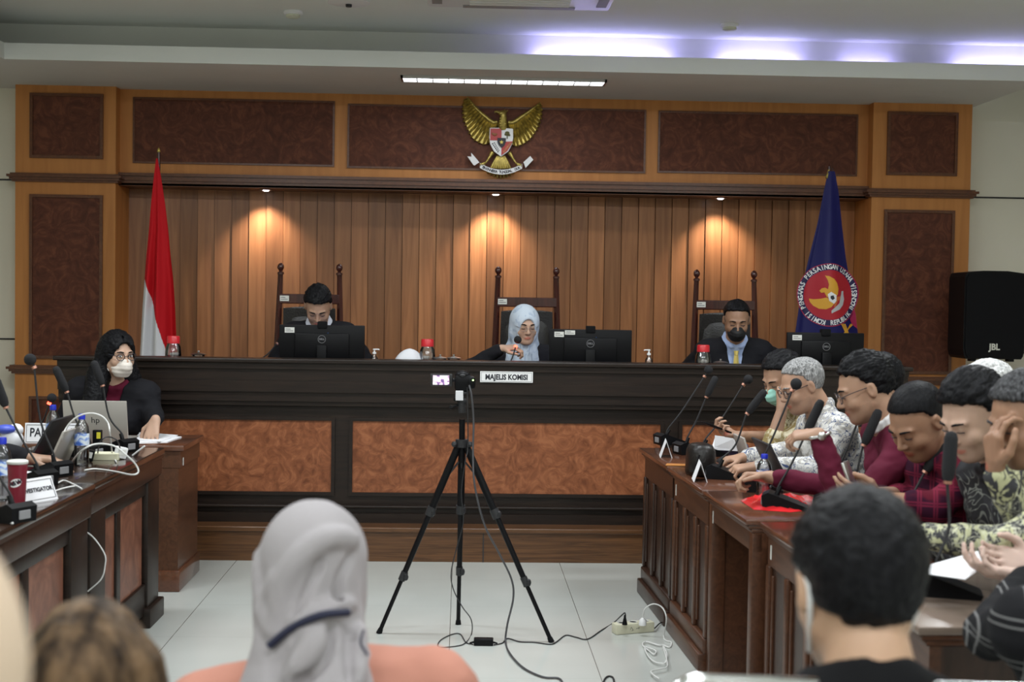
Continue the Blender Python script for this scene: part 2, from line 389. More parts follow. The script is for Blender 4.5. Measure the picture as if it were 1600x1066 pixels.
for px, py, lb in ((1140, 38, 'right round white smoke detector on the upper ceiling'), (458, 18, 'left round white smoke detector on the upper ceiling')):
    p = fl(px, py, ZC)
    r = empty('smoke_detector', p, lb, 'smoke detector', 'smoke detectors on the ceiling')
    MB().lathe([(0, 0), (.06, 0), (.062, -.012), (.055, -.02), (.045, -.022)], 24).build('base', M['white'], r, 30)
    MB().lathe([(.045, -.02), (.046, -.035), (.03, -.042), (0, -.043)], 24).build('sensor_cap', mat('cream_plastic', (.68, .7, .55), .5), r, 30)
# round-cornered AC cassette at the top of the frame
p0, p1 = fl(668, 10, ZC-.03), fl(955, 10, ZC-.03)
r = empty('air_conditioner', ((p0.x+p1.x)/2, p0.y-.42, ZC), 'square white ceiling cassette air conditioner at the top edge, only its near lip in view', 'air conditioner')
hx = (p1.x-p0.x)/2
MB().bbox((-hx, -.42, -.035), (hx, .42, 0), .03).build('panel', M['white'], r, 40)
gm = MB()
for k in range(11): gm.box((-.3, -.28+k*.056, -.042), (.3, -.28+k*.056+.03, -.034))
gm.build('grille', M['label'], r)
for sx, sy, vw, vh in ((0, .36, .34, .03), (0, -.36, .34, .03), (.4*hx/.45, 0, .03, .3), (-.4*hx/.45, 0, .03, .3)):
    MB().box((sx-vw, sy-vh, -.04), (sx+vw, sy+vh, -.034)).build('vent_flap', M['grey'], r)
p = fl(545, 2, ZC)
r = empty('ceiling_fitting', p, 'round white ceiling fitting cut by the top edge, left of the air conditioner', 'ceiling fitting')
MB().lathe([(0, 0), (.13, 0), (.13, -.01), (.1, -.018), (0, -.02)], 28).build('plate', M['white'], r, 30)
MB().lathe([(0, -.018), (.02, -.018), (.018, -.035), (0, -.036)], 12).build('nozzle', M['dgrey'], r, 30)
# ---------------------------------------------------------------- judges' bench
BX0, BX1, BY = -2.35, 2.665, 7.75
ZB = 1.16
r = empty('judges_bench', ((BX0+BX1)/2, 8.1, .2), 'long dark wooden judges bench with burl front panels on the raised step', 'bench')
def BP(mb, nm, m, sm=None, root=r):
    o = mb.build(nm, m, root, sm); o.location = -root.location; return o
c = MB()
c.box((BX0+.06, BY+.10, .2), (BX1-.06, BY+.14, 1.1))          # front board
c.box((BX0+.06, BY+.10, .2), (BX0+.10, 8.5, 1.1)); c.box((BX1-.10, BY+.10, .2), (BX1-.06, 8.5, 1.1))
BP(c, 'carcass', M['bench'])
c = MB(); c.bbox((BX0, BY-.01, 1.135), (BX1, BY+.16, 1.16), .006)
BP(c, 'counter_lip', M['bench'])
c = MB()
for z0, z1, y in ((1.10, 1.136, .012), (1.03, 1.101, .028), (.965, 1.031, .022), (.91, .966, .04), (.885, .911, .055)): c.box((BX0+.02, BY+y, z0), (BX1-.02, BY+.12, z1))
BP(c, 'fascia', M['bench'])
c = MB(); c.bbox((BX0+.06, BY+.14, 1.03), (BX1-.06, 8.52, 1.06), .004); BP(c, 'work_top', M['bench'])
c = MB(); c.box((BX0+.05, BY+.075, .2), (BX1-.05, BY+.11, .29)); c.box((BX0+.04, BY+.045, .2), (BX1-.04, BY+.11, .255)); c.bbox((BX0+.03, BY+.05, .285), (BX1-.03, BY+.11, .30), .004)
BP(c, 'plinth', M['bench'])
f = MB()
Yp = BY+.10
ztop, zbot = at(760, 660, Yp).z, at(760, 771, Yp).z
pxs = [(50, 518), (551, 1031), (1065, 1425)]
for a, b in pxs:
    xa, xb = max(at(a, 700, Yp).x, BX0+.1), min(at(b, 700, Yp).x, BX1-.1)
    BP(MB().box((xa, Yp-.006, zbot), (xb, Yp+.001, ztop)), 'burl_panel', M['burl_bench']); frame(f, xa, xb, zbot, ztop, Yp, .02, .016)
BP(f, 'panel_frame', M['bench'])
# worn, chipped patches on the bench edge
w_ = MB()
for a, b, y0, y1 in ((905, 942, 611.5, 613.3), (957, 968, 605, 606), (978, 981, 614, 616)):
    p, q = at(a, y1, BY+.018), at(b, y0, BY+.018); m_ = (p.x+q.x)/2
    w_.add([(p.x, BY+.026, p.z), (m_, BY+.026, p.z), (q.x, BY+.026, (p.z+q.z)/2), (m_, BY+.026, q.z)], [(0, 1, 2, 3)])
BP(w_, 'worn_patch', mat('bare_wood', (.3, .2, .11), .8))

# name plate MAJELIS KOMISI
a, b = at(750, 598, BY), at(833, 581, BY)
r = empty('name_plate', ((a.x+b.x)/2, BY+.012, (a.z+b.z)/2), 'white name plate reading MAJELIS KOMISI on the front of the judges bench', 'sign')
hw, hh = (b.x-a.x)/2, .032
MB().bbox((-hw, -.004, -hh), (hw, .012, hh), .002).build('plate', M['whitepaint'], r)
fr = MB(); frame(fr, -hw+.008, hw-.008, -hh+.007, hh-.007, -.0035, .0016, .001); fr.build('border', M['ink'], r)
text('lettering', 'MAJELIS KOMISI', .043, M['ink'], T((0, -.0052, -.002)), r, bold=.0017, sx=.84)

# ---------------------------------------------------------------- monitors, jars, sanitisers, cups on the bench
ZW = 1.06
def label_plate(p, w_, h_, X, lines=2, sticker=None):
    o = MB().box((-w_/2, -.0015, -h_/2), (w_/2, 0, h_/2), X).build('asset_label', M['label'], p)
    t = MB()
    for k in range(lines): t.box((-w_*.4, -.002, h_*(.18-.34*k)-h_*.05), (w_*(.1+.28*(k % 2)), -.0014, h_*(.18-.34*k)+h_*.05), X)
    t.build('print', M['ink'], o); return o
def monitor(x0, x1, ztop, y, rz, label, sticker2=False, blue=True):
    w_ = x1-x0; r = empty('computer_monitor', ((x0+x1)/2, y, ZW), label, 'monitor', 'monitors on the judges bench', rz)
    h0, h1 = .05, ztop-ZW
    MB().bbox((-w_/2, -.012, h0), (w_/2, .012, h1), .005).build('housing', M['black'], r, 30)
    MB().bbox((-w_*.32, -.03, h0+.04), (w_*.32, -.01, h1-.05), .008).build('back_bulge', M['black'], r, 30)
    MB().box((-w_/2+.01, .0125, h0+.02), (w_/2-.01, .0135, h1-.01)).build('screen', mat('screen_glow', (.05, .06, .1), .2, emit=(.5, .6, .9), es=.6), r)
    MB().bbox((-.03, -.05, .0), (.03, -.028, h1-.12), .006).build('stand_neck', M['black'], r, 30)
    MB().bbox((-.1, -.12, 0), (.1, .06, .012), .006).build('stand_base', M['dgrey'], r, 30)
    MB().bbox((-.028, -.022, h1-.02), (.03, .03, h1+.022), .005).build('webcam', M['blackm'], r, 30)
    lg = MB(); lg.lathe([(.0215, -.001), (.0215, .001), (.0235, .001), (.0235, -.001), (.0215, -.001)], 28, T((.0, -.0315, h1-.085)) @ Rx(pi/2)); lo = lg.build('logo_ring', M['grey'], r)
    text('logo', 'DELL', .015, M['grey'], T((.0, -.0315, h1-.085)), r, bold=.0004)
    if blue:
        MB().box((.034, -.0125, h1-.135), (.037, -.0118, h1-.045)).build('blue_stripe', mat('blue_logo_line', (.03, .14, .5), .3), r)  # thin blue line beside the logo ring, flat colour
    label_plate(r, .058, .032, T((-w_/2+.062, -.0122, h1-.032)))
    if sticker2: label_plate(r, .062, .026, T((-w_/2+.128, -.0122, h1-.02)))
    return r
ym = 8.1
monitor(at(437, 506, ym).x, at(570, 511, ym).x, at(500, 508, ym).z, ym, radians(2), 'black monitor seen from behind in front of the dark haired judge on the left')
monitor(at(858, 514, ym).x, at(987, 518, ym).x, at(920, 515, ym).z, ym, radians(-3), 'black monitor with two white stickers, right of the judge in the pale headscarf', True)
monitor(at(1229, 520, ym).x, at(1350, 521, ym).x, at(1290, 520, ym).z, ym, radians(1), 'black monitor seen from behind in front of the blue flag', False, False)

def jar(px, pyt, label, Y=8.02):
    p = at(px, pyt, Y); h = p.z-ZW; r = empty('glass_jar', (p.x, Y, ZW), label, 'jar', 'jars with red lids on the bench')
    MB().lathe([(0, .003), (.045, .003), (.048, .012), (.048, h*.55), (.044, h*.7), (.035, h*.78), (.035, h*.84), (.0335, h*.84), (.0335, h*.76), (.0425, h*.68), (.0465, h*.54), (.0465, .012), (.043, .006), (0, .006)], 24).build('glass_body', M['glass'], r, 50)
    MB().lathe([(0, h), (.034, h), (.038, h-.006), (.0385, h*.8), (.036, h*.79)], 24).build('lid', M['redlid'], r, 40)
    c = MB()
    for k in range(16):
        a = random.random()*6.28; d = random.random()*.026
        c.ball((d*cos(a), d*sin(a), .022+k//4*.028), (.014, .014, .012), 8)
    c.build('sweets', mat('wrapped_sweets', (.35, .3, .27), .4, var=.5, vscale=60), r, 60)
jar(271, 525, 'glass jar with red lid beside the red and white flag')
jar(668, 530, 'glass jar with red lid left of the judge in the pale headscarf')
jar(1099, 539, 'glass jar with red lid in front of the judge in the black mask')
def sanitizer(px, pyt, label, flip=1, Y=8.0):
    p = at(px, pyt, Y); h = p.z-ZW; r = empty('pump_bottle', (p.x, Y, ZW), label, 'pump bottle', 'hand sanitiser pump bottles on the bench')
    MB().lathe([(0, 0), (.022, 0), (.024, .006), (.024, h*.55), (.02, h*.66), (.011, h*.72), (.011, h*.8), (0, h*.8)], 18).build('bottle_body', M['bottle'], r, 50)
    t = MB(); t.lathe([(0, h*.8), (.012, h*.8), (.012, h*.86), (.005, h*.88), (.004, h*.94), (.009, h*.95), (.009, h), (0, h)], 14)
    t.tube([(0, 0, h*.975), (flip*.025, 0, h*.975), (flip*.03, 0, h*.955)], .004, 6); t.build('pump', M['white'], r, 50)
sanitizer(201, 539, 'white pump bottle left of the red and white flag', -1)
sanitizer(585, 545, 'white pump bottle to the right of the left monitor', 1)
sanitizer(1014, 546, 'white pump bottle between the middle monitor and the right judge', -1)
def cup(px, pyt, label, Y=8.0):
    p = at(px, pyt, Y); h = p.z-ZW; r = empty('lidded_cup', (p.x, Y, ZW), label, 'cup', 'lidded cups on the bench')
    MB().lathe([(0, .004), (.026, .004), (.034, .03), (.037, h-.02), (.0345, h-.02), (.032, .03), (.024, .008), (0, .008)], 22).build('cup_body', M['glass'], r, 50)
    MB().lathe([(.045, h-.02), (.046, h-.017), (.03, h-.012), (.008, h-.008), (.004, h-.004), (.008, h), (.005, h+.004), (0, h+.004)], 22).build('lid', M['silver'], r, 50)
cup(310, 549, 'small metal-lidded cup right of the leftmost red-lidded jar')
cup(688, 555, 'left metal-lidded cup between the middle jar and the headscarf')
cup(709, 555, 'right metal-lidded cup between the middle jar and the headscarf')
cup(1126, 562, 'metal-lidded cup beside the jar in front of the right judge')
# white crumpled cloth dome
p = at(637, 545, 8.0)
b_ = MB(); vs = []
for i in range(13):
    for j in range(28):
        a = pi/2*i/12; t = 2*pi*j/28
        k = 1+.05*sin(5*t+1)*sin(a)+.03*sin(11*t)*sin(a)
        vs.append((p.x+.1*sin(a)*cos(t)*k+.012*cos(a), 8.02+.08*sin(a)*sin(t)*k, ZW+(p.z-ZW)*(cos(a)**.8)*(1-.05*cos(2*t)*sin(a))))
fs = [(i*28+j, i*28+(j+1)%28, (i+1)*28+(j+1)%28, (i+1)*28+j) for i in range(12) for j in range(28)]
b_.add(vs, fs); tag(b_.build('folded_cloth', mat('white_cloth', (.75, .76, .8), .85, bump=.2), None, 60), 'white dome-shaped bundle of cloth on the bench between the left and middle judges', 'cloth')

# ---------------------------------------------------------------- judges' tall chairs
def judge_chair(x, y, rz, label, h=1.0):
    """carved chair: two tall posts with ball finials, top rail, studded leather back"""
    r = empty('judge_chair', (x, y, .2), label, 'chair', 'tall carved chairs behind the bench', rz)
    for s in (-1, 1):
        p = MB(); p.tube([(s*.215, 0, 0), (s*.215, .0, .45), (s*.212, .02, .9), (s*.196, .05, 1.47)], [.026, .026, .024, .017], 4); o = p.build('back_post', M['mahog'], r)
        MB().lathe([(0, 1.465), (.022, 1.465), (.022, 1.478), (.01, 1.484), (.012, 1.49), (.021, 1.503), (.023, 1.515), (.018, 1.53), (.006, 1.54), (0, 1.541)], 16, T((s*.195, .05, 0))).build('finial', M['mahog'], r, 40)
        MB().bbox((s*.225-.025, -.46, 0), (s*.225+.025, -.41, .66), .006).build('front_leg', M['mahog'], r)
        MB().bbox((s*.235-.03, -.47, .66), (s*.235+.03, .02, .69), .01).build('armrest', M['mahog'], r, 30)
    MB().bbox((-.205, .025, 1.27), (.205, .055, 1.335), .006).build('top_rail', M['mahog'], r)
    MB().bbox((-.205, .0, .5), (.205, .03, .56), .006).build('lower_rail', M['mahog'], r)
    b = MB(); vs = []; n1, n2 = 10, 12
    for i in range(n2+1):
        for j in range(n1+1):
            u, v = j/n1, i/n2; z = .56+.68*v; wd = .172+.005*sin(v*3)
            bul = .035*(1-(2*u-1)**4)*(1-(2*v-1)**4)
            vs.append((-wd+2*wd*u, .015+.03*v-bul-.005, z+(.012*(1-(2*u-1)**2) if i == n2 else 0)))
    b.add(vs, [(i*(n1+1)+j, i*(n1+1)+j+1, (i+1)*(n1+1)+j+1, (i+1)*(n1+1)+j) for i in range(n2) for j in range(n1)])
    b.box((-.172, .02, .56), (.172, .045, 1.24)); b.build('back_cushion', M['leather'], r, 50)
    st = MB()
    for k in range(9): st.ball((-.164+.041*k, .03, 1.238), .0055, 6)
    for k in range(16):
        for s in (-1, 1): st.ball((s*.17, .012+.03*(1-k/16), 1.21-k*.042), .0055, 6)
    st.build('studs', M['chrome'], r, 60)
    MB().bbox((-.23, -.46, .42), (.23, .02, .5), .02).build('seat', M['leather'], r, 40)
    label_plate(r, .06, .036, T((-.165, .0245, 1.305)))
    return r
def jc(px0, px1, py, label, dz=0):
    a, b = at(px0, py, 8.95), at(px1, py, 8.95); judge_chair((a.x+b.x)/2, 8.9, 0, label)
jc(437, 532, 411, 'tall carved chair behind the dark haired judge on the left')
jc(778, 870, 418, 'tall carved chair behind the judge in the pale headscarf')
jc(1087, 1180, 423, 'tall carved chair behind the judge in the black mask')

# ---------------------------------------------------------------- gold eagle emblem
def emblem():
    p = at(784, 215, 10.08); s = (at(800, 200, 10.08)-at(700, 200, 10.08)).x/100
    r = empty('eagle_emblem', (p.x, 10.1, p.z), 'gold eagle emblem with red and white shield and white scroll on the beam', 'emblem')
    P = lambda x, y: ((x-784)*s, (215-y)*s)
    S = lambda x, y: P(700+x/7.105, 140+y/7.105)      # coordinates of the enlarged crop
    def wing(side):
        g = MB()
        # leading edge from shoulder to tip, feathers fanning from it
        if side < 0:
            lead = [(545, 365), (500, 372), (455, 345), (400, 300), (340, 250), (290, 200), (250, 150), (205, 95)]
            tips = [(205, 90), (165, 140), (150, 185), (147, 232), (147, 278), (152, 325), (160, 368), (178, 412), (200, 455), (222, 500), (245, 545), (285, 580), (330, 605), (385, 625), (430, 615), (460, 590), (465, 540)]
        else:
            lead = [(665, 365), (710, 370), (750, 350), (800, 310), (850, 275), (905, 235), (960, 190), (1020, 140)]
            tips = [(1020, 140), (1040, 175), (1050, 225), (1048, 275), (1045, 320), (1030, 365), (1018, 410), (1000, 450), (975, 490), (950, 530), (915, 565), (875, 595), (830, 620), (780, 638), (740, 630), (715, 600), (715, 540)]
        n = len(tips)
        for row, (f0, f1, th) in enumerate(((0, 1, .0), (0, .62, .012), (0, .34, .022))):
            for k in range(n):
                t = k/(n-1); u = (1-t)*(len(lead)-1); i = min(int(u), len(lead)-2); fr_ = u-i
                bx = lead[i][0]*(1-fr_)+lead[i+1][0]*fr_; by = lead[i][1]*(1-fr_)+lead[i+1][1]*fr_
                tx, ty = tips[k]; ex, ey = bx+(tx-bx)*f1, by+(ty-by)*f1
                b0 = Vector(S(bx, by)); e0 = Vector(S(ex, ey)); d = e0-b0
                if d.length < .008: continue
                nn = Vector((-d.y, d.x)).normalized(); wd = (.018 if row == 0 else .014)
                y0 = -.012-th
                pts = []
                for q, wq in ((0, .8), (.35, 1), (.75, .95), (.92, .6), (1, .0)):
                    c = b0+d*q; pts.append((c+nn*wd*wq*.8, c-nn*wd*wq*.8, q))
                vs = []; 
                for a_, c_, q in pts:
                    m_ = (a_+c_)/2; vs += [(a_.x, y0, a_.y), (m_.x, y0-.01, m_.y), (c_.x, y0+.004, c_.y)]
                fs = [(i2*3+j, i2*3+j+1, i2*3+j+4, i2*3+j+3) for i2 in range(4) for j in range(2)]
                g.add(vs, fs)
        g.tube([(S(*q)[0], -.03, S(*q)[1]) for q in lead], [.016, .018, .018, .016, .014, .012, .01, .005], 8)
        # solid backing that gives the wing its depth
        poly = [S(*q) for q in lead]+[S(a_*.93+.07*605, b_*.93+.07*400) for a_, b_ in tips[1:]]
        g.prism(poly, -.012, .02)
        return g
    wing(-1).build('wing', M['gold'], r, 60); wing(1).build('wing', M['gold'], r, 60)
    h = MB(); q = lambda x, y, d=-.05: (S(x, y)[0], d, S(x, y)[1])
    h.tube([q(605, 440, -.03), q(604, 380, -.045), q(608, 310, -.06), q(605, 275, -.065), q(600, 245, -.06)], [.035, .034, .026, .026, .012], 12)
    h.ball(q(590, 275, -.07), (.026, .02, .02), 12)
    h.tube([q(575, 272, -.07), q(535, 258, -.07), q(515, 258, -.07), q(512, 275, -.07)], [.014, .01, .007, .002], 8)
    h.tube([q(630, 260), q(660, 235)], [.01, .003], 6); h.tube([q(620, 250), q(625, 228)], [.009, .003], 6)
    for k in range(18):
        a = k*.9; h.ball(q(575+(k % 5)*14, 330+(k//5)*28, -.072), (.007, .004, .009), 6)
    h.build('head', M['gold'], r, 60)
    bd = MB(); bd.ball(q(588, 600, -.02), (.045, .03, .08), 16); bd.build('body', M['gold'], r, 60)
    # shield: outline then the five fields
    SH = lambda pts, y0, y1, nm, m: MB().prism([S(*t) for t in pts], y0, y1).build(nm, m, sh)
    out = [(462, 435), (590, 432), (718, 440), (722, 540), (710, 610), (670, 690), (590, 748), (510, 690), (468, 610), (458, 540)]
    sh = MB().prism([S(*t) for t in out], -.055, -.02).build('shield', M['whitepaint'], r)
    SH([(468, 442), (592, 440), (592, 570), (466, 572)], -.06, -.05, 'red_field', M['redpaint'])
    SH([(596, 585), (716, 580), (700, 620), (660, 685), (592, 738)], -.06, -.05, 'red_field', M['redpaint'])
    SH([(548, 545), (640, 545), (640, 590), (630, 620), (595, 655), (560, 620), (548, 590)], -.066, -.05, 'black_field', M['ink'])
    st = [(594+26*cos(pi/2+k*pi/5)*(1 if k % 2 == 0 else .4), 592-26*sin(pi/2+k*pi/5)*(1 if k % 2 == 0 else .4)) for k in range(10)]
    SH(st, -.07, -.06, 'star', M['gold'])
    tr = MB(); tr.ball(q(655, 490, -.058), (.018, .004, .014), 12); tr.ball(q(640, 505, -.058), (.011, .004, .009), 10); tr.ball(q(675, 510, -.058), (.011, .004, .009), 10); tr.tube([q(655, 505, -.058), q(655, 552, -.058)], .004, 6); tr.build('banyan_tree', mat('tree_green_gold', (.1, .09, .02), .6), sh)
    bh = MB(); bh.ball(q(518, 505, -.062), (.02, .005, .009), 12); bh.ball(q(495, 500, -.062), (.009, .005, .01), 8); bh.ball(q(518, 520, -.062), (.012, .004, .004), 8); bh.build('bull_head', mat('dull_gold', (.3, .12, .05), .5), sh)
    rc = MB(); 
    for k in range(6): rc.ball(q(495+k*12, 610+k*17, -.056), (.005, .003, .006), 6); rc.ball(q(515+k*10, 600+k*16, -.056), (.004, .003, .005), 6)
    rc.build('rice_sprig', M['ink'], sh)
    ch = MB(); 
    for k in range(6): ch.lathe([(.004, -.001), (.004, .001), (.006, .001), (.006, -.001), (.004, -.001)], 8, T(q(690-k*14, 605+k*18, -.061)) @ Rx(pi/2))
    ch.build('chain', M['gold'], sh)
    tl = MB()
    for k in range(9):
        a = -1+k/4; b0 = S(590+a*38, 740); e0 = S(590+a*105, 880-abs(a)*6)
        tl.tube([(b0[0], -.03, b0[1]), ((b0[0]+e0[0])/2, -.04, (b0[1]+e0[1])/2), (e0[0], -.035, e0[1])], [.008, .012, .01], 6)
    for k in range(9):
        a = -1+k/4; b0 = S(590+a*120, 915-abs(a)*8); e0 = S(590+a*150, 985-(a*a)*55)
        tl.tube([(b0[0], -.02, b0[1]), (e0[0], -.015, e0[1])], [.016, .006], 6)
    tl.build('tail', M['gold'], r, 60)
    for sx in (-1, 1):
        lg = MB(); lg.tube([q(590+sx*95, 700, -.03), q(590+sx*130, 760, -.035), q(590+sx*170, 820, -.05)], [.018, .01, .007], 8)
        for k in range(3): lg.tube([q(590+sx*170, 815, -.05), q(590+sx*(185+22*k), 840, -.062), q(590+sx*(180+22*k), 865, -.055)], [.006, .006, .003], 6)
        lg.build('leg', M['gold'], r, 60)
    # scroll
    def arc(t): # t -1..1
        return (592+t*235, 850+ (1-t*t)*72)
    vs = []; n = 24
    for i in range(n+1):
        x, y = arc(-1+2*i/n); a, b = S(x, y-26), S(x, y+26); yy = -.058-.012*(1-(-1+2*i/n)**2)
        vs += [(a[0], yy, a[1]), (b[0], yy, b[1]), (a[0], yy+.012, a[1]), (b[0], yy+.012, b[1])]
    sc_ = MB(); sc_.add(vs, [(4*i, 4*i+4, 4*i+5, 4*i+1) for i in range(n)]+[(4*i+2, 4*i+3, 4*i+7, 4*i+6) for i in range(n)]+[(4*i, 4*i+2, 4*i+6, 4*i+4) for i in range(n)]+[(4*i+1, 4*i+5, 4*i+7, 4*i+3) for i in range(n)])
    for poly in ([(300, 850), (350, 815), (330, 790), (260, 712), (262, 755), (218, 752), (285, 845)], [(850, 825), (865, 868), (950, 775), (915, 735), (840, 805)]):
        sc_.prism([S(*t) for t in poly], -.045, -.03)
    so = sc_.build('scroll', M['whitepaint'], r)
    tx = 'BHINNEKA TUNGGAL IKA'; me = MB()
    for k, chh in enumerate(tx):
        if chh == ' ': continue
        t = -.83+1.66*k/(len(tx)-1); x, y = arc(t); sl = 72*2*t/235   # slope
        a = S(x, y); v_, f_ = text_mesh(chh, .028, .0008); X = T((a[0], -.0735+.012*t*t, a[1])) @ Ry(math.atan(-sl)*-1 if False else math.atan(-sl))
        me.add([X @ Vector((v.x, 0, v.y)) for v in v_], f_)
    me.build('motto', M['ink'], so)
emblem()

# ---------------------------------------------------------------- loudspeaker
a, b = at(1508, 424, 9.3), at(1600, 562, 9.3)
zc0, zc1 = b.z, a.z; xm = (a.x+b.x)/2; hw = (b.x-a.x)/2
r = empty('loudspeaker', (xm, 9.3, zc0), 'black loudspeaker on its stand by the right end of the panelled wall', 'loudspeaker')
hgt = zc1-zc0
s = MB(); poly = [(-hw*.96, .02), (-hw*.9, 0), (hw*.9, 0), (hw*.96, .02), (hw, .06), (hw, hgt-.04), (hw*.93, hgt-.008), (hw*.4, hgt+.006), (-hw*.4, hgt+.006), (-hw*.93, hgt-.008), (-hw, hgt-.04), (-hw, .06)]
s.prism(poly, 0, .3); s.build('cabinet', M['black'], r)
MB().prism([(x*.95, hgt/2+(z-hgt/2)*.96) for x, z in poly], -.012, .001).build('grille', M['blackm'], r)
text('logo', 'JBL', .062, mat('logo_silver', (.7, .7, .62), .4), T((0, -.0135, .085)), r, bold=.002, sx=.95)
for sx in (-1, 1): MB().box((sx*hw*.62-.02, .02, -.018), (sx*hw*.62+.02, .08, 0)).build('foot', M['black'], r)
r = empty('speaker_stand', (xm, 9.42, .2), 'grey tripod stand under the black loudspeaker', 'stand')
MB().tube([(0, 0, .1), (0, 0, zc0-.2-.002)], .019, 12).build('pole', M['grey'], r, 40)
MB().tube([(0, 0, .55), (0, 0, .62)], .03, 12).build('collar', M['dgrey'], r, 40)
for k in range(3):
    a_ = pi/2+k*2*pi/3; MB().tube([(0, 0, .58), (.42*cos(a_), .42*sin(a_), .012)], .012, 8).build('leg', M['dgrey'], r, 40)

# ---------------------------------------------------------------- flags
def flag_red_white():
    Y = 9.25; top = at(247, 240, Y)
    r = empty('national_flag', (top.x, Y, .2), 'red over white flag hanging on its pole at the left of the plank wall', 'flag')
    zt = top.z-.2
    def xz(px, py): p = at(px, py, Y); return p.x-top.x, p.z-.2
    prof = [(248, 245, 247, 246), (280, 241, 253, 262), (320, 237, 259, 300), (360, 234, 264, 345), (400, 230, 268, 390), (440, 227, 273, 430), (480, 224, 276, 475), (520, 222, 278, 520), (560, 220, 280, 560), (640, 218, 284, 620), (760, 216, 286, 700)]
    n = 100; vs = []; fs = []
    for py, xl, xr, _ in prof:
        for j in range(n+1):
            u = j/n; x, z = xz(xl+(xr-xl)*u, py); wdt = xz(xr, py)[0]-xz(xl, py)[0]
            d = -.02-.11*min(1, (py-245)/200)*(.55*sin(u*pi)+.28*sin(u*3*pi*1.4+.6)+.12*sin(u*21+py*.01))*(wdt/.25)
            vs.append((x, d, z))
    m = len(prof)
    # border red/white: from (227,440) at the left edge curving to the right bottom
    bnd = lambda py: 0 if py < 437 else min(1.0, ((py-437)/115.)**.75)
    sub = 16; V2 = []; rows = []
    for i in range(m-1):
        for q in range(sub):
            t = q/sub; rows.append(((1-t)*prof[i][0]+t*prof[i+1][0], [Vector(vs[i*(n+1)+j])*(1-t)+Vector(vs[(i+1)*(n+1)+j])*t for j in range(n+1)]))
    rows.append((prof[-1][0], [Vector(vs[(m-1)*(n+1)+j]) for j in range(n+1)]))
    red = MB(); wh = MB(); R_ = len(rows)
    for mb, want in ((red, 0), (wh, 1)):
        allv = [p for _, rw in rows for p in rw]; back = [p+Vector((0, .006, 0)) for p in allv]; k0 = len(allv); ff = []
        for i in range(R_-1):
            for j in range(n):
                white = (j+.5)/n < bnd((rows[i][0]+rows[i+1][0])/2)*.74
                if white == bool(want):
                    a_, b_, c_, d_ = i*(n+1)+j, i*(n+1)+j+1, (i+1)*(n+1)+j+1, (i+1)*(n+1)+j
                    ff.append((a_, b_, c_, d_)); ff.append((a_+k0, d_+k0, c_+k0, b_+k0))
        mb.add(allv+back, ff)
    def clean(o):
        bm = bmesh.new(); bm.from_mesh(o.data); lo = [v for v in bm.verts if not v.link_faces]; bmesh.ops.delete(bm, geom=lo, context='VERTS'); bm.to_mesh(o.data); bm.free(); return o
    clean(red.build('red_cloth', mat('red_flag_cloth', (.52, .008, .014), .75, spec=.2), r, 60))
    clean(wh.build('white_cloth', mat('white_flag_cloth', (.68, .68, .7), .8, spec=.2), r, 60))
    MB().tube([(0, .02, .03), (0, .02, zt+.01)], .012, 10).build('pole', M['mahog'], r, 40)
    MB().lathe([(0, zt+.045), (.01, zt+.03), (.012, zt+.015), (.006, zt+.005), (0, zt)], 12, T((0, .02, 0))).build('finial', M['gold'], r, 40)
    MB().lathe([(0, .05), (.03, .05), (.06, .03), (.16, .02), (.17, 0), (0, 0)], 24, T((0, .02, 0))).build('base', M['mahog'], r, 40)
flag_red_white()
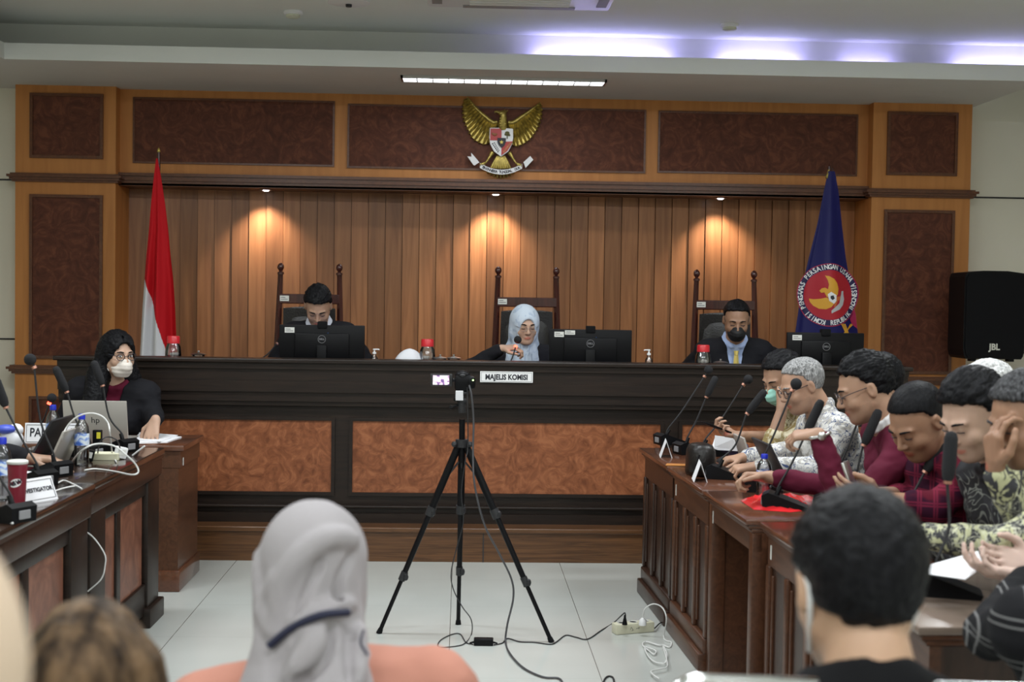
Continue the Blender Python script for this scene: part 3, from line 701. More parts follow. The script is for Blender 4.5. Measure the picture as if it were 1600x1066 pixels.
def flag_blue():
    Y = 9.25; top = at(1297, 268, Y); r = empty('blue_flag', (top.x, Y, .2), 'dark blue flag with round red emblem ringed by lettering, right end of the plank wall', 'flag')
    prof = [(268, 1293, 1303), (300, 1286, 1309), (350, 1276, 1314), (400, 1263, 1320), (440, 1253, 1327), (480, 1246, 1334), (520, 1240, 1340), (580, 1233, 1347), (700, 1228, 1350)]
    pz = [at(1297, q[0], Y).z-.2 for q in prof][::-1]; pl_ = [at(q[1], q[0], Y).x-top.x for q in prof][::-1]; pr2 = [at(q[2], q[0], Y).x-top.x for q in prof][::-1]
    def lim(z): return np.interp(z, pz, pl_), np.interp(z, pz, pr2)
    def dep(x, z):
        a, b = lim(z); u = (x-a)/max(b-a, 1e-4); k = min(1, (top.z-.2-z)/.8)
        return -.02-.08*k*sin(pi*min(max(u, 0), 1))-.012*k*sin(u*9+z*2)-.02*k*max(0, cos(u*16))*(1 if (u < .14 or u > .86) else 0)
    nz, nx = 60, 40; vs = []
    for i in range(nz+1):
        z = pz[0]+(pz[-1]-pz[0])*i/nz; a, b = lim(z)
        for j in range(nx+1):
            x = a+(b-a)*j/nx; vs.append((x, dep(x, z), z))
    k0 = len(vs); vs += [(x, y+.006, z) for x, y, z in vs]
    fs = []
    for i in range(nz):
        for j in range(nx):
            a = i*(nx+1)+j; fs += [(a, a+1, a+nx+2, a+nx+1), (a+k0, a+nx+1+k0, a+nx+2+k0, a+1+k0)]
    cl = MB().add(vs, fs).build('cloth', mat('blue_flag_cloth', (.004, .004, .085), .55, spec=.3), r, 70)
    cc = at(1291, 461, Y); cx, cz = cc.x-top.x, cc.z-.2; s = (at(1300, 460, Y)-at(1200, 460, Y)).x/100
    def onto(mb, pts_faces, off, X=None):
        v_, f_ = pts_faces; mb.add([(x, dep(x, z)-off, z) for x, z in v_], f_)
    def disc(r0, r1, n=64, rings=8):
        v_ = []; 
        for q in range(rings+1):
            rr = r0+(r1-r0)*q/rings
            for k in range(n): v_.append((cx+rr*s*cos(2*pi*k/n), cz+rr*s*sin(2*pi*k/n)*1.0))
        return v_, [(q*n+k, q*n+(k+1)%n, (q+1)*n+(k+1)%n, (q+1)*n+k) for q in range(rings) for k in range(n)]
    mb = MB(); onto(mb, disc(0, 38.5), .0035); mb.build('emblem_disc', mat('emblem_red', (.42, .008, .02), .6), r, 60)
    mb = MB(); onto(mb, disc(38, 47.5), .0033); mb.build('emblem_band', mat('emblem_navy', (.006, .005, .06), .6), r, 60)
    mb = MB(); onto(mb, disc(47.2, 48.6), .0036, None); onto(mb, disc(37.7, 38.6), .0042); mb.build('emblem_rim', mat('rim_magenta', (.35, .01, .06), .6), r, 60)
    lt = MB()
    def ring(txt, a0, a1, inward=False):
        for k, chh in enumerate(txt):
            if chh == ' ': continue
            a = radians(a0+(a1-a0)*k/(len(txt)-1)); v_, f_ = text_mesh(chh, .050, .0012)
            rot = a-pi/2 if not inward else a+pi/2
            c_, s_ = cos(rot), sin(rot); R0 = 43*s
            lt.add([(lambda x, z: (x, dep(x, z)-.0055, z))(cx+R0*cos(a)+(v.x*.78*c_-v.y*s_)*.95, cz+R0*sin(a)+(v.x*.78*s_+v.y*c_)*.95) for v in v_], f_)
    ring('KOMISI PENGAWAS PERSAINGAN USAHA', 258, 34, False)
    ring('REPUBLIK INDONESIA', -86, 21, True)
    lt.build('ring_lettering', M['whitepaint'], r)
    # golden bird facing left with its wings spread up and down, grey scroll to its right
    def patch(pts, off, nm, m, sub=1):
        c_ = np.mean(pts, axis=0); v_ = [(cx+(c_[0]-1291)*s, cz+(461-c_[1])*s)]; n = len(pts); q = 5
        for k in range(1, q+1):
            for p in pts: v_.append((cx+((c_[0]+(p[0]-c_[0])*k/q)-1291)*s, cz+(461-(c_[1]+(p[1]-c_[1])*k/q))*s))
        f_ = [(0, 1+i, 1+(i+1)%n) for i in range(n)]+[(1+(k-1)*n+i, 1+k*n+i, 1+k*n+(i+1)%n, 1+(k-1)*n+(i+1)%n) for k in range(1, q) for i in range(n)]
        mb = MB(); mb.add([(x, dep(x, z)-off, z) for x, z in v_], f_); return mb.build(nm, m, r, 60)
    # crop coords: zoom of (1200,380)-(1600,640) x4
    Q = lambda L_: [(1200+x/4, 380+y/4) for x, y in L_]
    yel = mat('emblem_yellow', (.72, .36, .03), .6)
    patch(Q([(330, 205), (352, 208), (385, 225), (405, 250), (415, 285), (410, 320), (395, 340), (375, 350), (355, 335), (345, 300), (352, 260), (345, 235)]), .006, 'emblem_wing', yel)
    patch(Q([(243, 348), (270, 352), (310, 348), (340, 340), (365, 355), (385, 380), (370, 398), (340, 412), (300, 410), (268, 392), (250, 370)]), .006, 'emblem_wing', yel)
    patch(Q([(300, 300), (312, 284), (330, 280), (345, 288), (372, 315), (365, 345), (340, 335), (325, 305), (310, 312)]), .0075, 'emblem_head', yel)
    patch(Q([(345, 320), (365, 305), (400, 325), (400, 360), (385, 378), (355, 360)]), .009, 'emblem_body', M['whitepaint'])
    patch(Q([(362, 330), (380, 326), (388, 345), (375, 356), (362, 345)]), .0105, 'emblem_shield', M['ink'])
    patch(Q([(438, 300), (452, 298), (452, 320), (458, 350), (448, 385), (425, 412), (395, 425), (372, 438), (370, 420), (390, 410), (415, 392), (432, 365), (438, 340)]), .007, 'emblem_scroll', mat('emblem_grey', (.5, .5, .52), .6))
    patch(Q([(395, 335), (440, 330), (440, 345), (405, 350), (395, 400), (385, 398)]), .006, 'emblem_claw', mat('emblem_orange', (.55, .13, .03), .6))
    # gold grain sheaf and magenta corner low on the cloth
    for sx in (0, 1):
        for k in range(3):
            x0 = 436+sx*92-k*12*(2*sx-1)*1; patch(Q([(x0, 500), (x0+8, 500), (478+k*8-sx*20+2, 560), (470+k*8-sx*20, 560)]), .004, 'gold_stripe', yel)
    patch(Q([(535, 400), (548, 440), (560, 530), (520, 505), (500, 470), (525, 440)]), .004, 'magenta_corner', mat('magenta', (.35, .01, .07), .6))
    MB().tube([(0, .02, .03), (0, .02, top.z-.2+.03)], .012, 10).build('pole', M['mahog'], r, 40)
    zt = top.z-.2
    MB().lathe([(0, zt+.06), (.006, zt+.045), (.011, zt+.03), (.006, zt+.015), (0, zt+.01)], 12, T((0, .02, 0))).build('finial', M['mahog'], r, 40)
    MB().tube([(-.012, -.01, zt+.01), (-.03, -.02, zt-.05)], [.006, .009], 6).build('gold_tassel', M['gold'], r)
    MB().tube([(.012, -.01, zt+.02), (.035, -.015, zt-.04), (.045, -.015, zt-.13)], [.003, .005, .004], 6).build('black_cord', M['ink'], r)
    MB().lathe([(0, .05), (.03, .05), (.06, .03), (.16, .02), (.17, 0), (0, 0)], 24, T((0, .02, 0))).build('base', M['mahog'], r, 40)
flag_blue()
# ---------------------------------------------------------------- soft-body modelling: distance fields turned into meshes
F32 = np.float32
def vnoise(P, seed=0):
    """value noise at points P (N,3), about -1..1"""
    r = np.random.default_rng(seed); G = r.uniform(-1, 1, (17, 17, 17)); Q = P % 16.0; I = np.floor(Q).astype(int); f = Q-I; f = f*f*(3-2*f); I %= 16; out = 0
    for dx in (0, 1):
        for dy in (0, 1):
            for dz in (0, 1):
                wgt = (f[:, 0] if dx else 1-f[:, 0])*(f[:, 1] if dy else 1-f[:, 1])*(f[:, 2] if dz else 1-f[:, 2])
                out = out+wgt*G[(I[:, 0]+dx) % 16, (I[:, 1]+dy) % 16, (I[:, 2]+dz) % 16]
    return out
class Field:
    def __init__(s, lo, hi, h):
        s.h = h; s.lo = np.array(lo, float); s.n = np.ceil((np.array(hi)-s.lo)/h).astype(int)+1; s.F = np.full(s.n, .5, F32)
    def sub(s, lo, hi, mar):
        a = np.clip(np.floor((np.array(lo)-mar-s.lo)/s.h).astype(int), 0, s.n); b = np.clip(np.ceil((np.array(hi)+mar-s.lo)/s.h).astype(int)+1, 0, s.n)
        if (b <= a).any(): return None
        ax = [(s.lo[i]+np.arange(a[i], b[i])*s.h).astype(F32) for i in range(3)]
        X, Y, Z = np.meshgrid(*ax, indexing='ij', sparse=True)
        return (slice(a[0], b[0]), slice(a[1], b[1]), slice(a[2], b[2])), X, Y, Z
    def comb(s, sl, d, k, op):
        f = s.F[sl]; k = max(k, 1e-4)
        if op == 'add': hh = np.clip(.5+.5*(f-d)/k, 0, 1); s.F[sl] = f*(1-hh)+d*hh-k*hh*(1-hh)
        elif op == 'sub': hh = np.clip(.5-.5*(f+d)/k, 0, 1); s.F[sl] = f*(1-hh)-d*hh+k*hh*(1-hh)
        elif op == 'and': hh = np.clip(.5-.5*(f-d)/k, 0, 1); s.F[sl] = f*(1-hh)+d*hh+k*hh*(1-hh)
    def cap(s, a, b, ra, rb, k=.02, op='add', inf=0):
        a = np.array(a, float); b = np.array(b, float); ra += inf; rb += inf; r = max(ra, rb)
        q = s.sub(np.minimum(a, b), np.maximum(a, b), r+k+.012)
        if q is None: return
        sl, X, Y, Z = q; d = b-a; L = max(float(d@d), 1e-9)
        t = np.clip(((X-a[0])*d[0]+(Y-a[1])*d[1]+(Z-a[2])*d[2])/L, 0, 1)
        D = np.sqrt((X-a[0]-t*d[0])**2+(Y-a[1]-t*d[1])**2+(Z-a[2]-t*d[2])**2)-(ra+(rb-ra)*t)
        s.comb(sl, D.astype(F32), k, op)
    def ell(s, c, r, R=None, k=.02, op='add', inf=0):
        c = np.array(c, float); r = np.array(r, float)+inf; m = r.max()
        q = s.sub(c, c, m+k+.012)
        if q is None: return
        sl, X, Y, Z = q; X = X-c[0]; Y = Y-c[1]; Z = Z-c[2]
        if R is None: x, y, z = X, Y, Z
        else: x = R[0, 0]*X+R[1, 0]*Y+R[2, 0]*Z; y = R[0, 1]*X+R[1, 1]*Y+R[2, 1]*Z; z = R[0, 2]*X+R[1, 2]*Y+R[2, 2]*Z
        k0 = np.sqrt((x/r[0])**2+(y/r[1])**2+(z/r[2])**2); k1 = np.sqrt((x/r[0]**2)**2+(y/r[1]**2)**2+(z/r[2]**2)**2)+1e-6
        s.comb(sl, (k0*(k0-1)/k1).astype(F32), k, op)
    def fn(s, g, R, c, k, op):
        """whole-grid function of local coordinates"""
        ax = [(s.lo[i]+np.arange(s.n[i])*s.h-c[i]).astype(F32) for i in range(3)]; X, Y, Z = np.meshgrid(*ax, indexing='ij', sparse=True)
        x = R[0, 0]*X+R[1, 0]*Y+R[2, 0]*Z; y = R[0, 1]*X+R[1, 1]*Y+R[2, 1]*Z; z = R[0, 2]*X+R[1, 2]*Y+R[2, 2]*Z
        s.comb((slice(None),)*3, g(x, y, z).astype(F32), k, op)
    def mesh(s):
        F = s.F; F[0] = F[-1] = .5; F[:, 0] = F[:, -1] = .5; F[:, :, 0] = F[:, :, -1] = .5
        S = F < 0; c = np.zeros(np.array(F.shape)-1, np.uint8); sl = (slice(None, -1), slice(1, None))
        for i in (0, 1):
            for j in (0, 1):
                for k in (0, 1): c += S[sl[i], sl[j], sl[k]]
        act = np.argwhere((c > 0) & (c < 8)); idx = np.full(c.shape, -1, np.int32); idx[tuple(act.T)] = np.arange(len(act))
        cor = [(i, j, k) for i in (0, 1) for j in (0, 1) for k in (0, 1)]
        V = np.stack([F[act[:, 0]+a, act[:, 1]+b, act[:, 2]+d] for a, b, d in cor], 1)
        acc = np.zeros((len(act), 3)); cnt = np.zeros(len(act))
        for p in range(8):
            for ax in range(3):
                if cor[p][ax] == 0:
                    q = p+(4, 2, 1)[ax]; m = (V[:, p] < 0) != (V[:, q] < 0); t = V[m, p]/(V[m, p]-V[m, q])
                    pt = np.tile(np.array(cor[p], float), (m.sum(), 1)); pt[:, ax] += t; acc[m] += pt; cnt[m] += 1
        P = s.lo+(act+acc/cnt[:, None])*s.h
        Q = []
        for ax in range(3):
            A = np.moveaxis(S, ax, 0); e = np.argwhere(A[:-1] != A[1:]); flip = A[:-1][tuple(e.T)]
            o = [(0, 1, 2), (1, 0, 2), (2, 0, 1)][ax]
            e = e[(e[:, 1] > 0) & (e[:, 2] > 0)]; flip = A[:-1][tuple(e.T)]
            def g(d1, d2):
                m = np.zeros((len(e), 3), int); m[:, o[0]] = e[:, 0]; m[:, o[1]] = e[:, 1]-d1; m[:, o[2]] = e[:, 2]-d2
                return idx[m[:, 0], m[:, 1], m[:, 2]]
            q = np.stack([g(1, 1), g(0, 1), g(0, 0), g(1, 0)], 1)
            if ax == 1: flip = ~flip
            q[~flip] = q[~flip][:, ::-1]; Q.append(q)
        return P, np.concatenate(Q)
def np_mesh(name, P, Q, mats, parent=None, origin=None, col=None):
    if origin is not None: P = P-np.array(origin)
    me = bpy.data.meshes.new(name); me.vertices.add(len(P)); me.vertices.foreach_set('co', P.astype(F32).ravel())
    me.loops.add(len(Q)*4); me.loops.foreach_set('vertex_index', Q.astype(np.int32).ravel())
    me.polygons.add(len(Q)); me.polygons.foreach_set('loop_start', np.arange(len(Q), dtype=np.int32)*4); me.polygons.foreach_set('use_smooth', np.ones(len(Q), bool))
    me.update(calc_edges=True); me.validate()
    if col is not None:
        a = me.attributes.new('skincol', 'FLOAT_COLOR', 'POINT'); a.data.foreach_set('color', np.concatenate([col, np.ones((len(P), 1))], 1).astype(F32).ravel())
    me.materials.append(mats)
    o = bpy.data.objects.new(name, me); C.objects.link(o)
    if parent: o.parent = parent
    return o
def normals(P, Q):
    a = P[Q[:, 2]]-P[Q[:, 0]]; b = P[Q[:, 3]]-P[Q[:, 1]]; n = np.cross(a, b); N = np.zeros_like(P)
    for i in range(4): np.add.at(N, Q[:, i], n)
    return N/(np.linalg.norm(N, axis=1, keepdims=True)+1e-12)
def relax(P, Q, it=1, lam=.5):
    for _ in range(it):
        A = np.zeros_like(P); c = np.zeros(len(P))
        for i in range(4):
            j = (i+1) % 4; np.add.at(A, Q[:, i], P[Q[:, j]]); np.add.at(A, Q[:, j], P[Q[:, i]]); np.add.at(c, Q[:, i], 1); np.add.at(c, Q[:, j], 1)
        P = P+lam*(A/np.maximum(c, 1)[:, None]-P)
    return P
def skin_mat(n, col, rough=.5):
    m, nt, b = newmat(n); N, L = nt.nodes, nt.links
    a = N.new('ShaderNodeAttribute'); a.attribute_name = 'skincol'
    tc = N.new('ShaderNodeTexCoord'); t = N.new('ShaderNodeTexNoise'); t.inputs['Scale'].default_value = 30; t.inputs['Detail'].default_value = 4
    L.new(tc.outputs['Object'], t.inputs['Vector']); mr = N.new('ShaderNodeMapRange'); mr.inputs[3].default_value = .9; mr.inputs[4].default_value = 1.1; L.new(t.outputs[0], mr.inputs[0])
    hs = N.new('ShaderNodeHueSaturation'); L.new(mr.outputs[0], hs.inputs['Value']); L.new(a.outputs['Color'], hs.inputs['Color'])
    L.new(hs.outputs[0], b.inputs['Base Color']); b.inputs['Roughness'].default_value = rough
    b.inputs['Subsurface Weight'].default_value = .08; b.inputs['Subsurface Radius'].default_value = (1, .3, .15); b.inputs['Subsurface Scale'].default_value = .01
    return m
SKINM = skin_mat('skin', None)
def hair_mat(n, col, col2=None, rough=.42, sc_=(160, 160, 14), dist=.6):
    col2 = col2 or [c*1.6+.002 for c in col]
    m, nt, b = newmat(n); N, L = nt.nodes, nt.links
    tc = N.new('ShaderNodeTexCoord'); mp = N.new('ShaderNodeMapping'); mp.inputs['Scale'].default_value = sc_
    t = N.new('ShaderNodeTexNoise'); t.inputs['Scale'].default_value = 1; t.inputs['Detail'].default_value = 4; t.inputs['Distortion'].default_value = dist
    r = ramp(nt, [(.35, col), (.65, col2)]); L.new(tc.outputs['Object'], mp.inputs[0]); L.new(mp.outputs[0], t.inputs['Vector']); L.new(t.outputs[0], r.inputs[0]); L.new(r.outputs[0], b.inputs['Base Color'])
    bp = N.new('ShaderNodeBump'); bp.inputs['Strength'].default_value = .6; bp.inputs['Distance'].default_value = .004; L.new(t.outputs[0], bp.inputs['Height']); L.new(bp.outputs[0], b.inputs['Normal'])
    b.inputs['Roughness'].default_value = rough; b.inputs['Specular IOR Level'].default_value = .09
    return m
M['hair_black'] = hair_mat('black_hair', (.006, .006, .007))
M['hair_grey'] = hair_mat('grey_hair', (.12, .12, .12), (.42, .42, .42), .5)
M['hair_white'] = hair_mat('white_hair', (.42, .42, .42), (.8, .8, .8), .5, (90, 90, 30))
M['hair_mixed'] = hair_mat('greying_hair', (.015, .015, .016), (.09, .09, .095), .45)
M['hair_brown'] = hair_mat('brown_streaked_hair', (.02, .013, .009), (.16, .10, .055), .5, (34, 34, 1.0), .05)
def cloth(n, col, rough=.85, **k): return mat(n, col, rough, bump=.25, bscale=500, spec=.2, **k)
def batik(n, base, c1, c2, sc_=18, th=.52, stretch=(1, 1, 1), dark=.5):
    """printed cloth: two scales of swirling figures over a ground colour"""
    m, nt, b = newmat(n); N, L = nt.nodes, nt.links
    tc = N.new('ShaderNodeTexCoord'); mp = N.new('ShaderNodeMapping'); mp.inputs['Scale'].default_value = stretch; L.new(tc.outputs['Object'], mp.inputs[0])
    t1 = N.new('ShaderNodeTexNoise'); t1.inputs['Scale'].default_value = sc_; t1.inputs['Distortion'].default_value = 2.5; t1.inputs['Detail'].default_value = 3
    v = N.new('ShaderNodeTexVoronoi'); v.inputs['Scale'].default_value = sc_*2.2; v.feature = 'DISTANCE_TO_EDGE'
    for t in (t1, v): L.new(mp.outputs[0], t.inputs['Vector'])
    r1 = ramp(nt, [(th-.03, base), (th+.02, c1)]); L.new(t1.outputs[0], r1.inputs[0])
    t4 = N.new('ShaderNodeTexNoise'); t4.inputs['Scale'].default_value = sc_*1.3; t4.inputs['Distortion'].default_value = 3.5; t4.inputs['Detail'].default_value = 1; L.new(mp.outputs[0], t4.inputs['Vector'])
    r2 = ramp(nt, [(.455, (0, 0, 0)), (.48, (1, 1, 1)), (.51, (1, 1, 1)), (.535, (0, 0, 0))]); L.new(t4.outputs[0], r2.inputs[0])
    t3 = N.new('ShaderNodeTexNoise'); t3.inputs['Scale'].default_value = sc_*.5; L.new(mp.outputs[0], t3.inputs['Vector'])
    r3 = ramp(nt, [(dark-.04, (0, 0, 0)), (dark+.04, (1, 1, 1))]); L.new(t3.outputs[0], r3.inputs[0])
    mu = N.new('ShaderNodeMath'); mu.operation = 'MULTIPLY'; L.new(r2.outputs[0], mu.inputs[0]); L.new(r3.outputs[0], mu.inputs[1])
    mx = N.new('ShaderNodeMix'); mx.data_type = 'RGBA'; L.new(mu.outputs[0], mx.inputs['Factor']); L.new(r1.outputs[0], mx.inputs['A']); mx.inputs['B'].default_value = (*c2, 1)
    L.new(mx.outputs['Result'], b.inputs['Base Color']); b.inputs['Roughness'].default_value = .75; b.inputs['Specular IOR Level'].default_value = .25
    return m
def plaid(n, base, lines, per=.07, wd=.004, second=None, rot=0):
    m, nt, b = newmat(n); N, L = nt.nodes, nt.links
    tc = N.new('ShaderNodeTexCoord'); mp = N.new('ShaderNodeMapping'); mp.inputs['Rotation'].default_value = (0, rot, .3); L.new(tc.outputs['Object'], mp.inputs[0]); sp = N.new('ShaderNodeSeparateXYZ'); L.new(mp.outputs[0], sp.inputs[0])
    outs = []
    for ax in (0, 2):
        for off in (0, per*.18):
            a = N.new('ShaderNodeMath'); a.operation = 'ADD'; a.inputs[1].default_value = 9+off; L.new(sp.outputs[ax], a.inputs[0])
            q = N.new('ShaderNodeMath'); q.operation = 'PINGPONG'; q.inputs[1].default_value = per/2; L.new(a.outputs[0], q.inputs[0])
            l = N.new('ShaderNodeMath'); l.operation = 'LESS_THAN'; l.inputs[1].default_value = wd; L.new(q.outputs[0], l.inputs[0]); outs.append(l.outputs[0])
    cur = outs[0]
    for o_ in outs[1:]:
        mm = N.new('ShaderNodeMath'); mm.operation = 'MAXIMUM'; L.new(cur, mm.inputs[0]); L.new(o_, mm.inputs[1]); cur = mm.outputs[0]
    g = N.new('ShaderNodeMath'); g.operation = 'MULTIPLY'; g.inputs[1].default_value = .6; L.new(cur, g.inputs[0])
    mx = N.new('ShaderNodeMix'); mx.data_type = 'RGBA'; L.new(g.outputs[0], mx.inputs['Factor']); mx.inputs['A'].default_value = (*base, 1); mx.inputs['B'].default_value = (*lines, 1)
    if second:
        ck = N.new('ShaderNodeTexNoise'); ck.inputs['Scale'].default_value = 9; L.new(tc.outputs['Object'], ck.inputs[0]); r = ramp(nt, [(.47, base), (.53, second)]); L.new(ck.outputs[0], r.inputs[0]); L.new(r.outputs[0], mx.inputs['A'])
    L.new(mx.outputs['Result'], b.inputs['Base Color']); b.inputs['Roughness'].default_value = .9; b.inputs['Specular IOR Level'].default_value = .15
    return m

# ---------------------------------------------------------------- people
def npm(v): return np.array([v[0], v[1], v[2]], float)
def unit(v): v = npm(v); return v/np.linalg.norm(v)
def head_parts(fd, T_, R, s, closed=True, male=True, inf=0, features=True):
    """head of height .23*s; T_ maps head coordinates to the world"""
    e = lambda c, r, k=.02, op='add', rr=None: fd.ell(T_(c), np.array(r)*s, R if rr is None else R @ rr, k*s, op, inf)
    c_ = lambda a, b, ra, rb, k=.012, op='add': fd.cap(T_(a), T_(b), ra*s, rb*s, k*s, op, inf)
    e((0, -.014, .022), (.074, .094, .086)); e((0, .03, -.03), (.062, .062, .075), .03)
    e((0, .038, -.075), (.048, .048, .042), .03); c_((-.05, -.0, -.055), (-.022, .06, -.098), .018, .014, .03); c_((.05, -.0, -.055), (.022, .06, -.098), .018, .014, .03)
    if not features: return
    e((0, .074, -.098), (.022, .016, .016), .02)
    for x in (-1, 1):
        e((x*.038, .062, -.035), (.024, .022, .022), .02)
        e((x*.031, .094, .001), (.017, .012, .011), .012, 'sub')
        e((x*.031, .0765, -.001), (.0135, .0115, .011), .005)
        c_((x*.014, .085, .018), (x*.046, .073, .018), .008, .006, .012)
        e((x*.078, -.010, -.010), (.0115, .0175, .031), .006, 'add'); e((x*.088, -.002, -.006), (.007, .010, .018), .004, 'sub')
        e((x*.011, .098, -.036), (.008, .009, .007), .006)
    c_((0, .086, .006), (0, .108, -.03), .0065, .0105, .01)
    e((0, .088, -.062), (.021, .011, .0055), .006); e((0, .087, -.071), (.018, .010, .006), .006)
def hand_parts(fd, W, d, n, side, curl=.35, size=1., spread=.12, thumb=.6, inf=0):
    """palm and five fingers; d = finger direction, n = palm normal, side = direction of the thumb"""
    d = unit(d); n = unit(npm(n)-d*np.dot(n, d)); l = unit(npm(side)-d*np.dot(side, d)-n*np.dot(side, n)); z = size
    cap = fd.cap
    offs = (.028, .010, -.009, -.027); lens = ((.040, .025, .021), (.044, .029, .022), (.041, .027, .021), (.032, .021, .019)); kn = (.082, .086, .081, .073)
    for i in range(4):
        K = W+d*kn[i]*z+l*offs[i]*z
        cap(W+l*offs[i]*.45*z+d*.008, K, .0145*z, .0115*z, .014, 'add', inf)
    for i in range(4):
        p = W+d*kn[i]*z+l*offs[i]*z; ang = 0; sp_ = (offs[i]/.028)*spread; dd = unit(d+l*sp_); r = (.0088, .0092, .0088, .0078)[i]*z
        for j in range(3):
            ang += curl*(.8 if j == 0 else 1.1)*(1+.12*i); v = dd*cos(ang)+n*sin(ang); q = p+v*lens[i][j]*z
            cap(p, q, r, r*.9, .004, 'add', inf); p = q; r *= .9
    p = W+d*.018*z+l*.018*z; q = p+unit(l*.75+d*.62+n*.35*thumb)*.046*z; r_ = q+unit(l*.25+d*.9+n*.5*thumb)*.033*z; t = r_+unit(d*.9+n*.5*thumb-l*.1)*.026*z
    cap(p, q, .0145*z, .012*z, .01, 'add', inf); cap(q, r_, .0115*z, .0098*z, .005, 'add', inf); cap(r_, t, .0098*z, .0082*z, .004, 'add', inf)
def ik(S, W, L1, L2, hint):
    v = W-S; D = np.linalg.norm(v); k = max(1, D*1.004/(L1+L2)); L1 *= k; L2 *= k; u = v/D
    a = (L1*L1-L2*L2+D*D)/(2*D); hgt = sqrt(max(L1*L1-a*a, 1e-6)); h = unit(npm(hint)-u*np.dot(hint, u)); return S+u*a+h*hgt
PEOPLE = []
def person(label, head, hyaw, hpitch, hips, tyaw, skin=(.42, .24, .15), hroll=0, arms=(), hair='short', hm='hair_black', shirt=None, sleeve='long', s=1.0,
           mask=None, glasses=None, eyes='down', sw=.17, bulk=1.0, collar=None, suit=None, trousers=None, h=.0055, legs=True, hand_curl=.35, male=True, hairopt={}, wr=.004, ext=None, feet_z=0., open_front=None, knee=None, mask_loops=False, neck=.075, drop=.072):
    head = npm(head); hips = npm(hips)
    Rh = np.array(Matrix.Rotation(radians(hyaw), 3, 'Z') @ Matrix.Rotation(radians(-hpitch), 3, 'X') @ Matrix.Rotation(radians(hroll), 3, 'Y'))
    T_ = lambda p: head+Rh @ (np.array(p, float)*s)
    base = T_((0, -.03, -.085)); tup = unit(base-hips); N = base-tup*neck
    tr = np.array([cos(radians(tyaw)), sin(radians(tyaw)), 0.]); tr = unit(tr-tup*np.dot(tr, tup)); tf = np.cross(tup, tr)
    root = empty('person', (hips[0], hips[1], feet_z), label, 'person'); org = np.array([hips[0], hips[1], feet_z])
    SH = {+1: N-tup*drop+tr*sw, -1: N-tup*drop-tr*sw}   # +1 = the person's right
    A = []
    for a in arms:
        sd = a['side']; S = SH[sd]; W = npm(a['w']); E = npm(a['e']) if 'e' in a else ik(S, W, .285, .25, a.get('hint', (tr*sd*.5-np.array([0, 0, 1.])*1.0-tf*.2)))
        A.append((a, S, E, W))
    for sd in (1, -1):
        if not any(a['side'] == sd for a in arms):
            W = hips+tf*.30+tr*sd*.13+np.array([0, 0, .10]); S = SH[sd]; a = dict(side=sd, w=W, d=tf*.9-tr*sd*.3+np.array([0,0,-.1]), n=(0, 0, -1)); A.append((a, S, ik(S, W, .285, .25, tr*sd*.5-tup-tf*.5), W))
    pts = [head, hips, N]+[p for a in A for p in a[1:]]+[a[3]+unit(a[0].get('d', a[3]-a[2]))*.18 for a in A]
    lo = np.min(pts, 0)-.2; hi = np.max(pts, 0)+.2; lo[2] = min(lo[2], hips[2]-.16)
    def torso(fd, inf, b=bulk):
        c = lambda p, q, ra, rb, k=.04: fd.cap(p, q, ra*b, rb*b, k, 'add', inf)
        c(SH[1], SH[-1], .05, .05); c(N-tup*.01, SH[1], .042, .046, .05); c(N-tup*.01, SH[-1], .042, .046, .05)
        ch = N-tup*.17; bl = hips+tup*.16
        for sd in (1, -1):
            c(ch+tr*sd*.075+tf*.01, bl+tr*sd*.055+tf*.025, .095, .1); c(SH[sd]-tr*sd*.02+tf*.01, ch+tr*sd*.08, .055, .09)
            c(hips+tr*sd*.075, bl+tr*sd*.05+tf*.02, .115, .1)
        if not male: fd.ell(N-tup*.2+tf*.09+tr*.065, (.06, .06, .06), None, .03, 'add', inf); fd.ell(N-tup*.2+tf*.09-tr*.065, (.06, .06, .06), None, .03, 'add', inf)
        c(base-tup*.03, N, .050, .055, .03)
    # the body: one continuous surface
    fd = Field(lo, hi, h); torso(fd, -.004); head_parts(fd, T_, Rh, s, male=male)
    fd.cap(T_((0, -.02, -.04)), base, .05, .05, .03); fd.cap(base, N, .049, .054, .02)
    for a, S, E, W in A:
        d = unit(a.get('d', W-E)); fd.cap(S, E, .046, .038, .02); fd.cap(E, E+(W-E)*.4, .039, .037, .02); fd.cap(E+(W-E)*.4, W, .037, .025, .02)
        n = npm(a.get('n', (0, 0, -1))); side = a.get('thumb', np.cross(n, d)*a['side']*-1)
        hand_parts(fd, W+d*.008, d, n, side, a.get('curl', hand_curl), a.get('size', 1.0), a.get('spread', .12), a.get('tb', .6))
    P, Q = fd.mesh(); P = relax(P, Q, 1, .25)
    L = (P-head) @ Rh/s
    col = np.tile(np.array(skin, float), (len(P), 1))
    inhead = (np.abs(L[:, 0]) < .09) & (L[:, 1] > .0) & (L[:, 2] > -.13) & (L[:, 2] < .12)
    lipm = inhead & (L[:, 1] > .083) & (((L[:, 0]/.023)**2+((L[:, 2]+.0665)/.0095)**2) < 1); col[lipm] *= np.array((1.05, .62, .62))
    if male:
        st = inhead & (L[:, 2] < -.048) & (L[:, 1] > .01) & ~lipm; col[st] *= .86
    np_mesh('body', P, Q, SKINM, root, org, col)
